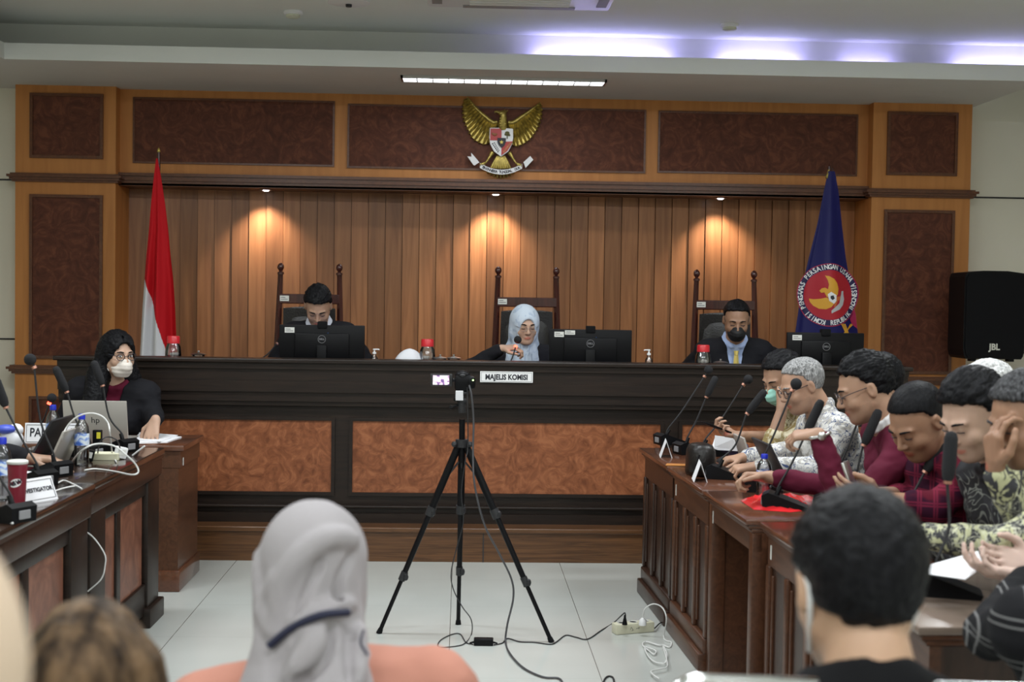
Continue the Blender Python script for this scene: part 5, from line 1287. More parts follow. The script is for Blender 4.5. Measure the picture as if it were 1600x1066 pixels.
# bench microphones
b_ = at(404, 556, 8.03); b_.z = ZW; mic(b_, at(433, 537, 8.2), at(441, 531, 8.22), 'thin microphone leaning right beside the left judges monitor', 0)
b_ = at(796, 566, 8.02); b_.z = ZW+.0005; mic(b_, at(806, 541, 8.03), at(809, 531, 8.04), 'microphone with glowing red ring in the hand of the judge in the headscarf', 0, ring=M['led_red'])

# ---------------------------------------------------------------- things on the desks
def bottle(x, y, z, h, label, group, r_=.031):
    r = empty('water_bottle', (x, y, z), label, 'bottle', group); k = h/.22; q = r_
    prof = [(0, .004), (q*.6, .004), (q*.92, 0), (q, .012*k), (q*.95, .03*k), (q, .045*k), (q, .08*k), (q*.96, .085*k), (q, .09*k), (q*1.0, .14*k), (q*.9, .165*k), (q*.6, .185*k), (q*.4, .195*k), (q*.4, .2*k)]
    MB().lathe(prof, 24).build('bottle_body', M['bottle'], r, 50)
    MB().lathe([(0, .006), (q*.93, .006), (q*.94, .012*k), (q*.9, .03*k), (q*.94, .045*k), (q*.94, .10*k), (0, .10*k)], 20).build('water', M['water'], r, 50)
    MB().lathe([(q*.42, .197*k), (q*.46, .197*k), (q*.46, .216*k), (q*.4, .22*k), (0, .22*k)], 20).build('cap', M['bluecap'], r, 40)
    m = LABM; MB().lathe([(q*1.015, .088*k), (q*1.015, .138*k)], 24).build('label_sleeve', m, r, 60)
def lab_mat():
    m, nt, b = newmat('bottle_label'); N, L = nt.nodes, nt.links
    tc = N.new('ShaderNodeTexCoord'); t = N.new('ShaderNodeTexNoise'); t.inputs['Scale'].default_value = 28; t.inputs['Distortion'].default_value = 1
    r = ramp(nt, [(.42, (.06, .16, .6)), (.5, (.3, .45, .85)), (.56, (.8, .88, .95))]); L.new(tc.outputs['Object'], t.inputs['Vector']); L.new(t.outputs[0], r.inputs[0]); L.new(r.outputs[0], b.inputs['Base Color']); b.inputs['Roughness'].default_value = .35; return m
LABM = lab_mat()
x_ = lambda px, Y: at(px, 600, Y).x
bottle(x_(83, 6.1), 6.1, ZL, .22, 'water bottle with blue cap left of the silver laptop, farther of the two tall ones', 'water bottles on the left desks')
bottle(x_(128, 5.68), 5.68, ZL, .22, 'water bottle with blue cap standing in front of the silver laptop', 'water bottles on the left desks')
bottle(x_(4, 4.75), 4.75, ZL, .22, 'water bottle cut by the left edge of the picture beside the burgundy cup', 'water bottles on the left desks')
bottle(x_(1197, 5.26), 5.26, .76, .17, 'small water bottle with blue cap on the right desks near the red bag', None, .03)

def laptop(loc, rz, w_, d_, tilt, m, label, logo=None):
    r = empty('laptop', loc, label, 'laptop', None, rz)
    MB().bbox((-w_/2, -d_, 0), (w_/2, 0, .016), .004).build('base', m, r, 30)
    MB().box((-w_/2+.03, -d_*.6, .016), (w_/2-.03, -.03, .0168)).build('keyboard', M['black'], r)
    X = T((0, 0, .012)) @ Rx(-tilt)
    l = MB().bbox((-w_/2, -.004, 0), (w_/2, .006, d_*.97), .003, X).build('lid', m, r, 30)
    MB().box((-w_/2+.01, -.005, .012), (w_/2-.01, -.0038, d_*.95), X).build('screen', M['black'], l)
    if logo: text('logo', logo, .045, M['dgrey'], X @ T((.0, .0068, d_*.5)) @ Rz(pi), l)
    return r
# base extends to local -y, lid's outside faces local +y
lx = at(157, 690, 7.0)
laptop((lx.x, 6.93, ZK), pi, .325, .22, radians(12), M['laptop'], 'open silver laptop seen from behind in front of the masked woman', 'hp')
laptop((at(64, 712, 5.93).x, 5.93, ZL), radians(-92), .30, .20, radians(30), M['dgrey'], 'dark open laptop seen edge-on between the two water bottles')
laptop((at(92, 722, 5.66).x, 5.64, ZL), radians(-92), .26, .17, radians(24), M['laptop'], 'silver open laptop seen edge-on near the aisle edge of the left desk')
laptop((at(1221, 753, 5.6).x, 5.62, .76), radians(92), .30, .20, radians(27), M['dgrey'], 'dark open laptop seen edge-on behind the small water bottle')
laptop((at(1170, 735, 6.05).x, 6.06, .76), radians(92), .2, .16, radians(18), M['laptop'], 'thin grey open tablet computer seen edge-on in front of the spiral notebooks')

def tent(p, rz, w_, h_, txt, label, group=None, size=.03):
    r = empty('tent_card', p, label, 'name card', group, rz); a = h_*.45; th = .0015
    for s in (-1, 1):
        m = MB(); m.add([(-w_/2, s*a, 0), (w_/2, s*a, 0), (w_/2, 0, h_), (-w_/2, 0, h_), (-w_/2, s*(a-th*2), 0), (w_/2, s*(a-th*2), 0), (w_/2, 0, h_-th*2), (-w_/2, 0, h_-th*2)], [(0,1,2,3), (4,7,6,5), (0,4,5,1), (0,3,7,4), (1,5,6,2)])
        m.build('card_face', M['paper'], r)
    X = T((0, -a*.5-.001, h_*.5)) @ Rx(-atan2(a, h_))
    f = MB(); frame(f, -w_/2+.008, w_/2-.008, -h_*.42, h_*.42, 0, .0015, .0006); me = f
    me.v = [tuple(X @ Vector(v)) for v in me.v]; me.build('border', M['ink'], r)
    text('lettering', txt, size, M['ink'], X @ T((0, -.001, 0)), r, bold=.0008)
p = fl(60, 783, ZL); tent((p.x-.02, p.y, ZL), radians(62), .17, .08, 'INVESTIGATOR', 'white tent card reading INVESTIGATOR at the aisle edge of the left desk', None, .021)
p = fl(1045, 712, .76); tent((p.x+.01, p.y+.02, .76), radians(-87), .17, .09, 'TERLAPOR', 'farther white tent card seen end-on at the aisle edge of the right desks') if False else None
def plain_tent(px, py, label):
    p = fl(px, py, .76); r = empty('tent_card', (p.x, p.y+.06, .76), label, 'name card', 'tent cards on the right desks', radians(-96)); a, h_, w_, th = .03, .086, .12, .003
    for s in (-1, 1):
        m = MB(); m.add([(-w_/2, s*a, 0), (w_/2, s*a, 0), (w_/2, 0, h_), (-w_/2, 0, h_), (-w_/2, s*(a-th), 0), (w_/2, s*(a-th), 0), (w_/2, 0, h_-th*2), (-w_/2, 0, h_-th*2)], [(0,1,2,3), (4,7,6,5), (0,4,5,1), (0,3,7,4), (1,5,6,2)]); m.build('card_face', M['paper'], r)
plain_tent(1043, 716, 'farther white tent card standing at the aisle edge of the right desks')
plain_tent(1097, 754, 'nearer white tent card standing in front of the black bag')
# PANITERA plate on the clerk's desk
a, b = at(38, 700, 6.87), at(124, 662, 6.87)
r = empty('name_plate', ((a.x+b.x)/2, 6.87, ZK), 'white name plate with black capitals on the left part of the clerk desk', 'sign'); hw = (b.x-a.x)/2; hh = b.z-ZK
MB().bbox((-hw, -.002, 0), (hw, .003, hh), .001, Rx(radians(-8))).build('plate', M['paper'], r)
f = MB(); frame(f, -hw+.01, hw-.01, .008, hh-.01, 0, .0015, .001); f.v = [tuple(Rx(radians(-8)) @ Vector((x, y-.003, z))) for x, y, z in f.v]; f.build('border', M['ink'], r)
text('lettering', 'PANITERA', .062, M['ink'], Rx(radians(-8)) @ T((0, -.004, hh*.52)), r, bold=.001, sx=.8)
# burgundy cup
p = fl(27, 792, ZL); r = empty('paper_cup', (p.x, p.y, ZL), 'burgundy drink cup with oval white logo at the left edge', 'cup')
MB().lathe([(0, .0), (.024, 0), (.026, .01), (.033, .14), (.034, .148), (.0355, .15), (.034, .152), (.032, .15), (.0, .146)], 26).build('cup_body', mat('burgundy', (.2, .015, .03), .3), r, 50)
MB().lathe([(.034, .148), (.036, .15), (.036, .157), (.032, .16), (0, .16)], 26).build('lid', M['label'], r, 50)
lgv = MB(); n = 20
for k in range(n): pass
def on_cup(u, v, off): rr = .026+.007*(v-.01)/.13+off; a = -pi/2+u/rr+.1; return (rr*cos(a), rr*sin(a), v)
ov = [on_cup(.022*cos(2*pi*k/24)*cos(.35)-.014*sin(2*pi*k/24)*sin(.35), .085+.022*cos(2*pi*k/24)*sin(.35)+.014*sin(2*pi*k/24)*cos(.35), .0008) for k in range(24)]
lgv.add([on_cup(0, .085, .0008)]+ov, [(0, 1+k, 1+(k+1) % 24) for k in range(24)]); lo_ = lgv.build('logo', M['whitepaint'], r)
v_, f_ = text_mesh('A&W', .022, .0008); MB().add([on_cup(v.x*.9*cos(.3)-v.y*sin(.3), .085+v.x*.9*sin(.3)+v.y*cos(.3), .0014) for v in v_], f_).build('lettering', M['ink'], lo_)

def sheet(name, pts, th, m, label, cat='paper', group=None, curl=0):
    n = len(pts); P = [Vector(p) for p in pts]; mb = MB(); mb.add([p+Vector((0, 0, th)) for p in P]+P, [tuple(range(n)), tuple(range(2*n-1, n-1, -1))]+[(i, (i+1) % n, (i+1) % n+n, i+n) for i in range(n)])
    return tag(mb.build(name, m), label, cat, group)
fz = lambda l, z: [fl(x, y, z) for x, y in l]
sheet('papers', fz([(207, 694), (262, 692), (284, 684), (215, 681)], ZK), .006, M['paper'], 'loose white papers under the masked woman hand')
sheet('papers', fz([(213, 688), (250, 691), (278, 681), (218, 676)], ZK+.0065), .004, M['paper'], 'upper white sheet under the masked woman fingers', 'paper')
sheet('notebook', fz([(12, 744), (80, 730), (78, 716), (10, 722)], ZL), .014, mat('red_notebook', (.3, .02, .05), .5), 'dark red notebook behind the burgundy cup', 'notebook')
sheet('papers', fz([(20, 757), (85, 742), (84, 733), (30, 738)], ZL+.0145), .003, M['paper'], 'white sheets on the dark red notebook behind the burgundy cup')
sheet('papers', fz([(5, 733), (50, 722), (48, 712), (0, 716)], ZL+.018), .01, M['paper'], 'white pad at the left edge behind the burgundy cup')
# tissue packet, white box and boxy charger among the cables
p = fl(18, 706, ZL); r = empty('tissue_pack', (p.x, p.y, ZL), 'crumpled white and blue tissue pack at the left edge', 'tissue pack')
b = MB(); b.ball((0, 0, .055), (.055, .045, .055), 14); b.ball((.02, 0, .1), (.035, .03, .03), 10); b.build('wrapper', M['paper'], r, 60)
b = MB(); b.ball((-.02, -.02, .105), (.05, .04, .022), 12); b.build('blue_print', mat('blue_print', (.08, .12, .6), .4), r, 60)
p = fl(166, 718, ZL); r = empty('tissue_box', (p.x+.02, p.y, ZL), 'small cream box among the cables in front of the silver laptop', 'box'); MB().bbox((-.14, -.04, 0), (.04, .04, .03), .003).build('carton', mat('cream_carton', (.7, .68, .5), .7), r)
p = fl(152, 700, ZL); tag(MB().bbox((p.x-.02, p.y-.012, ZL), (p.x+.022, p.y+.012, ZL+.085), .003).build('charger', M['black'], None, 30), 'upright black charger with yellow sticker in front of the silver laptop', 'charger')
st_ = MB().box((p.x+.0, p.y-.0135, ZL+.045), (p.x+.018, p.y-.0121, ZL+.075)).build('yellow_sticker', M['yellow'], C.objects[-1] if False else None); st_.parent = [o for o in C.objects if o.name.startswith('charger')][0]
for (px, py, lb) in ((186, 718, 'white charger brick leaning among the cables at the aisle edge'), (134, 722, 'small black battery with white label left of the cable tangle')):
    p = fl(px, py, ZL); r = empty('charger_brick', (p.x, p.y, ZL), lb, 'charger', None, .5)
    MB().bbox((-.025, -.018, 0), (.025, .018, .05), .005, Ry(.25) @ T((0, 0, .006))).build('housing', M['white'] if px == 186 else M['black'], r, 30)
    MB().box((-.015, -.0195, .015), (.015, -.0181, .04), Ry(.25) @ T((0, 0, .006))).build('rating_label', M['label'], r)
D = lambda l, Y: [at(x, y, Y) for x, y in l]
cable('cable', [fl(100, 708, ZL+.01)]+D([(96, 690), (104, 668), (120, 652), (140, 646), (158, 650), (169, 662), (172, 680)], 5.55)+[fl(176, 712, ZL+.01), fl(182, 722, ZL+.006)], .0035, cw, 'white cable arching over the laptops on the left desk')
cable('cable', [fl(112, 722, ZL+.02)]+D([(128, 704), (150, 694), (178, 697), (198, 712)], 5.2)+D([(212, 726), (216, 738), (205, 742)], 5.25)+[fl(180, 737, ZL+.006), fl(150, 733, ZL+.006), fl(132, 735, ZL+.006)], .0035, cw, 'white cable looping out over the aisle edge of the left desk')
cable('cable', [fl(84, 768, ZL+.006), fl(100, 763, ZL+.006), fl(118, 760, ZL+.006), fl(128, 764, ZL+.006), fl(115, 757, ZL+.01), fl(100, 751, ZL+.006), fl(90, 755, ZL+.006)], .003, cw, 'short white cable loop right of the INVESTIGATOR tent card')
cable('cable', [fl(4, 815, ZL+.005), fl(20, 818, ZL+.005), fl(8, 812, ZL+.009), fl(-10, 812, ZL+.005)], .0035, cw, 'white cable end at the left edge of the desk')
cable('cable', [fl(152, 712, ZL+.006)]+D([(157, 690), (170, 683), (184, 690)], 5.5)+[fl(190, 708, ZL+.006), fl(200, 704, ZL+.006)], .003, cb, 'thin black cable hooped in front of the silver laptop')
cable('pen', [fl(207, 712, ZL+.004), fl(226, 697, ZL+.05)], .004, M['white'], 'white stylus leaning at the far corner of the left desk', 'pen')
cable('cable', [Vector((-1.48, 5.17, .62)), Vector((-1.42, 5.165, .60)), at(163, 865, 5.16), at(164, 885, 5.16), at(158, 905, 5.16), Vector((-1.43, 5.165, .38))], .0028, cw, 'white cable hanging down the front of the left desks')

# right desks
p = fl(1100, 752, .76); r = empty('black_bag', (p.x+.02, p.y+.2, .76), 'small soft black bag standing on the right desks', 'bag', None, .1)
f = MB(); vs = []; n = 24
for i, (z, k) in enumerate(((0, .9), (.01, 1), (.06, 1.02), (.11, .96), (.135, .8), (.142, .5), (.143, 0))):
    for j in range(n):
        a = 2*pi*j/n; q = (abs(cos(a))**2.6+abs(sin(a))**2.6)**(-1/2.6); vs.append((.062*k*q*cos(a)*(1+.03*sin(3*a+z*40)), .085*k*q*sin(a), z))
f.add(vs, [(i*n+j, i*n+(j+1) % n, (i+1)*n+(j+1) % n, (i+1)*n+j) for i in range(6) for j in range(n)]+[tuple(range(n))[::-1]]); f.build('bag_body', M['leather'], r, 60)
f = MB()
f.tube(smooth_path([(-.03, -.08, .1), (-.05, -.09, .05), (-.04, -.09, .02)], 4), .003, 6); f.build('strap', M['black'], r, 60)
f = MB(); f.tube(smooth_path([(-.03, 0, .14), (-.02, 0, .17), (.02, 0, .17), (.03, 0, .14)], 5), .005, 6) if False else None
sheet('notebook', fz([(1112, 708), (1172, 712), (1168, 700), (1118, 694)], .76), .02, mat('purple_notebook', (.05, .03, .1), .5), 'thick dark notebook lying by the grey haired man hand', 'notebook')
sheet('papers', fz([(1112, 703), (1168, 706), (1164, 690), (1118, 684)], .7805), .012, M['paper'], 'stack of white papers on the dark notebook')
P_ = [at(1117, 681, 5.95), at(1146, 686, 5.9), at(1152, 703, 5.9), at(1116, 699, 5.95)]; sheet('papers', P_, .002, M['paper'], 'raised white sheet standing against the paper stack')
sheet('red_plastic_bag', fz([(1158, 790), (1176, 796), (1235, 799), (1272, 796), (1275, 778), (1230, 775), (1172, 778)], .76), .004, mat('red_plastic', (.75, .02, .02), .15, coat=.5), 'flat shiny red plastic bag on the right desks', 'bag') if False else None
# shiny red bag: a crumpled closed shell
poly = [fl(x, y, .76) for x, y in ((1157, 783), (1178, 797), (1235, 801), (1275, 797), (1278, 780), (1232, 774), (1172, 777))]
cx_ = sum((p for p in poly), Vector())/len(poly); vs = []; n = 28; R_ = 7
def along(t):
    k = t*len(poly); i = int(k) % len(poly); return poly[i].lerp(poly[(i+1) % len(poly)], k-int(k))
for q in range(R_+1):
    for j in range(n):
        e = along(j/n); k = 1-q/R_; p = cx_.lerp(e, k); vs.append((p.x, p.y, .761+.022*(1-k**3)*(1+.5*sin(j*1.9+q*1.3))))
b = MB(); b.add(vs, [(q*n+j, q*n+(j+1) % n, (q+1)*n+(j+1) % n, (q+1)*n+j) for q in range(R_) for j in range(n)]+[tuple(range(n))[::-1]])
tag(b.build('plastic_bag', mat('red_plastic', (.7, .02, .025), .2, coat=.4), None, 50), 'flat shiny red plastic bag on the right desks', 'bag')
sheet('folder', fz([(1212, 762), (1278, 768), (1276, 758), (1216, 752)], .76), .018, M['black'], 'black folder right of the small water bottle', 'folder')
sheet('folder', fz([(1225, 756), (1290, 760), (1284, 750), (1228, 748)], .7785), .012, M['dgrey'], 'dark grey folder on top of the black folder', 'folder')
sheet('papers', fz([(1288, 778), (1348, 783), (1346, 768), (1292, 765)], .76), .004, M['paper'], 'white papers in front of the maroon shirted man')
sheet('phone', fz([(1118, 722), (1150, 727), (1160, 720), (1130, 715)], .76), .009, M['dgrey'], 'dark phone lying beyond the black bag', 'phone')
sheet('papers', fz([(1422, 868), (1440, 868), (1440, 860), (1424, 860)], .76), .004, M['paper'], 'small white slip on the nearest right desk')
sheet('papers', fz([(1422, 900), (1500, 903), (1495, 888), (1425, 886)], .76), .003, M['paper'], 'white sheet lying on the nearest right desk')
sheet('wooden_ruler', fz([(1040, 728), (1078, 729), (1078, 726.5), (1042, 725.5)], .761), .004, M['oak'], 'thin wooden strip lying across the right desks joint', 'strip')
# ---------------------------------------------------------------- chairs for the seated people (black office chairs)
def office_chair(x, y, rz, label, group='black office chairs behind the right desks', base=None, mt=None):
    if base is None:
        r = empty('office_chair', (x, y, 0), label, 'chair', group, rz)
        MB().bbox((-.23, -.22, .40), (.23, .24, .46), .025).build('seat', mt, r, 40)
        MB().bbox((-.21, -.30, .58), (.21, -.25, .92), .03, Rx(radians(-6)) @ T((0, .08, 0))).build('backrest', mt, r, 40)
        MB().tube([(0, -.18, .42), (0, -.27, .45), (0, -.28, .6)], .018, 8).build('back_bar', M['dgrey'], r, 40)
        MB().tube([(0, 0, .08), (0, 0, .4)], .028, 10).build('gas_post', M['dgrey'], r, 40)
        for k in range(5):
            a = k*2*pi/5+.3; l = MB().tube([(0, 0, .1), (.27*cos(a), .27*sin(a), .07)], [.02, .014], 6).build('base_arm', M['dgrey'], r, 40); MB().ball((.27*cos(a), .27*sin(a), .03), .03, 8).build('castor', M['black'], l, 40)
        return r
    c = copy_tree(base); c.location = (x, y, 0); c.rotation_euler = (0, 0, rz); c['label'] = label; return c
CH = cloth('dark_navy_upholstery', (.012, .014, .03))

# ---------------------------------------------------------------- headscarves
def surf(f, px, py):
    """first point of the field's surface seen along a direction"""
    d = np.array(ray(px, py)); d /= np.linalg.norm(d); o = np.array((0, 0, H)); t0 = (f.lo+f.n*f.h/2)-o; tc = float(t0@d)
    for t in np.arange(tc-.6, tc+.6, f.h*.5):
        i = ((o+d*t-f.lo)/f.h).astype(int)
        if (i >= 0).all() and (i < f.n-1).all() and f.F[tuple(i)] < 0: return o+d*t
    return None
def scarf(ctx, m, opening, drape, seed=1, hh=.005, fold=.006, trim=None, inflate=1.0, ridges=(), hems=(), grooves=()):
    root, T_, Rh, N, tr, tf, tup, SH, org = ctx; head = T_((0, 0, 0))
    f = Field(np.minimum(head-.22, N-.42), np.maximum(head+.22, N+.42), hh)
    e = lambda c, r, k=.03, op='add': f.ell(T_(c), np.array(r)*inflate, Rh, k, op)
    e((0, -.018, .02), (.093, .115, .104)); e((0, -.03, -.045), (.083, .095, .085)); f.cap(T_((0, -.01, -.06)), N+tf*.0, .08, .085, .04)
    for d in drape: f.cap(N+tr*d[0]+tf*d[1]+tup*d[2], N+tr*d[3]+tf*d[4]+tup*d[5], d[6], d[7], .05)
    if opening: f.ell(T_((0, .125, -.022)), (.054, .085, .085), Rh, .012, 'sub')
    lines = []
    for op, group in (('add', ridges), ('sub', grooves)):
        for pts, r_ in group:
            q = [p for p in (surf(f, *t) for t in pts) if p is not None]
            if len(q) > 1: lines.append((op, smooth_path(q, 4), r_))
    for op, q, r_ in lines:
        for a_, b_ in zip(q[:-1], q[1:]): f.cap(a_, b_, r_, r_, .016 if op == 'add' else .010, op)
    hemp = [([(lambda q_: None if q_ is None else q_+unit(np.array((0, 0, H))-q_)*.014)(surf(f, *t)) for t in pts], r_) for pts, r_ in hems]
    P, Q = f.mesh(); P = relax(P, Q, 2, .4); Nn = normals(P, Q); L = (P-head) @ Rh; G = (P-N)
    th = np.arctan2(L[:, 0], -L[:, 1]+.02)
    w1 = np.sin(th*7+L[:, 2]*22+seed+2.2*vnoise(L*9, seed)); w2 = np.sin(th*13-L[:, 2]*30+seed*2+2*vnoise(L*12+5, seed+1))
    amt = np.clip((.03-L[:, 2])/.10, .08, 1.0)
    P = P+Nn*((np.sign(w1)*np.abs(w1)**.7*fold+w2*fold*.35+vnoise(L*25, seed+3)*fold*.3)*amt)[:, None]
    o = np_mesh('headscarf', P, Q, m, root, org)
    for pts, r_ in hemp: MB().tube(smooth_path([Vector(p-org) for p in pts if p is not None], 6), r_, 8).build('scarf_hem', trim, o, 60)
    return o

# ---------------------------------------------------------------- judges
BLK = cloth('black_suit_cloth', (.011, .011, .014)); 
SK = (.40, .235, .155); SKD = (.33, .18, .11); SKL = (.52, .33, .235)
hj = at(497, 478, 8.32)
person('man judge with short black hair in a dark suit reading behind the left monitor', hj, 183, 42, (hj.x, 8.62, .74), 180, SK, suit=dict(m=BLK), shirt=cloth('white_shirt', (.6, .62, .68)), collar=True, hairopt=dict(fl=.01, t=.016, top=.006, seed=2), feet_z=.2,
       arms=[dict(side=1, w=(hj.x-.16, 8.35, 1.1), d=(.3, -1, 0), n=(0, 0, -1)), dict(side=-1, w=(hj.x+.16, 8.35, 1.1), d=(-.3, -1, 0), n=(0, 0, -1))])
h2 = at(820, 507, 8.3); hand = at(798, 544, 8.1)
ctx = person('woman judge in a pale blue patterned headscarf and black robe holding her microphone', h2, 192, 14, (h2.x, 8.6, .74), 182, SKL, hair=None, shirt=BLK, sleeve='long', male=False, glasses=(M['silver'], .0011), feet_z=.2, s=.97, sw=.16,
       arms=[dict(side=1, w=at(783, 545, 8.12), d=(1, -.25, .12), n=(0, .3, -1), curl=.75, hint=(-1, .1, -.6), thumb=(0, -1, .3)), dict(side=-1, w=(h2.x+.2, 8.4, 1.1), d=(-.5, -1, 0), n=(0, 0, -1))])
scarf(ctx, batik('pale_blue_scarf', (.58, .66, .76), (.44, .53, .66), (.1, .2, .22), 9, .56, dark=.62), True, [(0, .03, -.02, .0, .10, -.16, .075, .08), (-.03, -.02, -.02, -.09, .03, -.15, .07, .08), (.05, .02, -.03, .06, .06, -.1, .06, .06)], 4, fold=.005)
# a second pair: thin mask cord along the cheek
h3 = at(1151, 499, 8.3)
person('man judge in black suit, pale blue shirt and yellow tie with a black mask', h3, 174, 22, (h3.x+.02, 8.58, .74), 178, SKD, suit=dict(m=BLK, tie=mat('yellow_tie', (.75, .58, .16), .6)), shirt=cloth('blue_shirt', (.42, .52, .78)), collar=True, mask=mat('black_mask', (.012, .012, .014), .7), feet_z=.2, sw=.175,
       hairopt=dict(fl=.006, front=-.012, seed=4, t=.011), arms=[dict(side=1, w=(h3.x-.22, 8.4, 1.1), d=(.5, -1, 0), n=(0, 0, -1)), dict(side=-1, w=(h3.x+.22, 8.4, 1.1), d=(-.5, -1, 0), n=(0, 0, -1))])

# ---------------------------------------------------------------- the clerk
hl = at(184, 553, 7.3); wr_ = at(243, 655, 7.08)
person('woman clerk with long black hair, round glasses and white mask behind the silver laptop', hl, 222, 6, (at(172, 600, 7.5).x, 7.52, .5), 188, SKL, hair='long', hairopt=dict(fl=.007, t=.02, seed=6, top=.0), mask=dict(m=mat('white_mask', (.74, .68, .62), .75)), glasses=(M['ink'], .0019), eyes='open',
       shirt=cloth('maroon_top', (.12, .01, .03)), suit=dict(m=BLK), collar=None, male=False, sw=.175, trousers=TROUS, bulk=1.06,
       arms=[dict(side=-1, w=wr_, e=at(240, 652, 7.34), d=(-.12, -.45, -.9), n=(.1, .5, -.2), curl=.22, hint=(1, .2, -.4), spread=.25, thumb=(-1, 0, 0), size=1.05), dict(side=1, w=(at(120, 690, 7.15).x, 7.2, .80), d=(.4, -1, 0), n=(0, 0, -1))])
x0 = at(172, 600, 7.5).x
oc = office_chair(x0, 7.5+.02, pi, 'black office chair of the masked woman clerk', None, None, CH)
if 'group' in oc: del oc['group']

# ---------------------------------------------------------------- the men along the right desks
BAT1 = batik('cream_batik', (.62, .56, .40), (.32, .24, .10), (.12, .10, .06), 14, .5)
BAT2 = batik('white_batik', (.70, .69, .66), (.45, .43, .39), (.06, .09, .20), 12, .54, dark=.42)
BAT3 = batik('dark_leaf_batik', (.02, .02, .022), (.03, .03, .035), (.2, .21, .19), 7, .5, dark=.5)
BAT4 = batik('flower_batik', (.50, .50, .30), (.05, .05, .055), (.62, .62, .48), 16, .48, (1.6, 1, 1), .48)
PL1 = plaid('maroon_plaid', (.10, .008, .02), (.22, .02, .05), .05, .003, (.035, .006, .02))
MAR = cloth('maroon_shirt', (.115, .012, .032))
def V(px, py, Y): return at(px, py, Y)
# 1 green mask
h = V(1221, 588, 6.3)
person('man in green surgical mask and cream batik shirt, chin on his hand', h, 118, 30, (h.x+.34, 6.3, .52), 100, SK, mask=mat('green_mask', (.33, .66, .56), .7), shirt=BAT1, sleeve='34', collar=True, hairopt=dict(fl=.008, t=.014, seed=11), legs=True,
       arms=[dict(side=-1, w=V(1222, 640, 6.12), e=(V(1192, 700, 6.12).x+.02, 6.1, .80), d=(.12, .12, .9), n=(.2, .8, 0), curl=.8, thumb=(.6, .5, .2)),
             dict(side=1, w=V(1158, 682, 6.2), e=(h.x+.12, 6.45, .86), d=(-1, -.1, .18), n=(.1, -.2, 1), curl=.75)])
ph = V(1119, 668, 6.18); tag(MB().bbox((-.07, -.035, -.004), (.07, .035, .004), .003, T(ph) @ Rz(.3) @ Ry(.35)).build('phone', M['black'], None, 30), 'black phone in the hand reaching over the far right desk', 'phone')
# 2 grey hair
h = V(1252, 601, 5.88)
person('grey haired man with glasses and white batik shirt looking down at his papers', h, 100, 24, (h.x+.32, 5.88, .52), 96, (.46, .27, .18), hm='hair_grey', glasses=(M['ink'], .0016), shirt=BAT2, sleeve='long', collar=True, hairopt=dict(fl=.004, t=.007, seed=12, front=-.008), bulk=1.06,
       arms=[dict(side=-1, w=(V(1185, 702, 5.7).x, 5.72, .82), e=(h.x+.02, 5.62, .83), d=(-1, .1, -.12), n=(0, .2, -1), curl=.8), dict(side=1, w=(V(1165, 700, 5.9).x, 5.95, .83), e=(h.x+.05, 6.1, .85), d=(-1, -.2, -.1), n=(0, 0, -1), curl=.7)])
# hidden man behind the maroon shirt
h = V(1368, 598, 5.38)
person('dark haired man almost hidden behind the man in the maroon shirt', h, 88, 15, (h.x+.2, 5.4, .52), 90, SK, hm='hair_brown' if False else 'hair_black', shirt=BLK, collar=True, hairopt=dict(fl=.006, t=.013, seed=13))
# 3 maroon shirt
h = V(1350, 605, 4.9)
person('black haired man in glasses and maroon shirt with white collar', h, 84, 24, (h.x+.34, 4.92, .52), 86, SK, s=1.03, glasses=(M['ink'], .0014), shirt=MAR, sleeve='long', collar=None, hairopt=dict(fl=.012, t=.012, top=.004, back=.0, seed=14), bulk=1.1, wr=.006,
       arms=[dict(side=-1, w=V(1279, 679, 4.6), e=(V(1322, 762, 4.6).x, 4.6, .80), d=(-.95, .5, -.1), n=(.2, .3, -1), curl=.7, thumb=(0, .6, -.3), size=.9),
             dict(side=1, w=(V(1204, 725, 5.0).x, 5.02, .87), e=(h.x+.1, 4.98, .81), d=(-1, .0, .05), n=(0, -.3, -1), curl=.9)])
ctx = PEOPLE[-1]; root, T_, Rh, N, tr, tf, tup, SH_, org = ctx
b = Field(N-.14, N+.14, .004)
for k in range(18):
    t0, t1 = 2*pi*k/18, 2*pi*(k+1)/18
    if cos(t0+.17) > .93: continue
    p = lambda t: N+tup*(.022-.026*cos(t))+tr*sin(t)*.064+tf*(cos(t)*.066); b.cap(p(t0), p(t1), .0095, .0095, .006); b.cap(p(t0)+tup*.016, p(t1)+tup*.016, .008, .008, .008)
P, Q = b.mesh(); np_mesh('white_collar', P, Q, M['whitepaint'], root, org)
wt = V(1280, 680, 4.6); w_ = MB(); w_.tube([wt+Vector((.045*cos(a)*.8, .038*sin(a), .01*cos(a))) for a in [k*pi/8 for k in range(17)]], .006, 6); w_.ball(wt+Vector((0, -.04, 0)), (.016, .008, .016), 12)
tag(w_.build('wrist_watch', M['silver'], None, 60), 'silver wrist watch on the raised wrist of the man in maroon', 'watch')
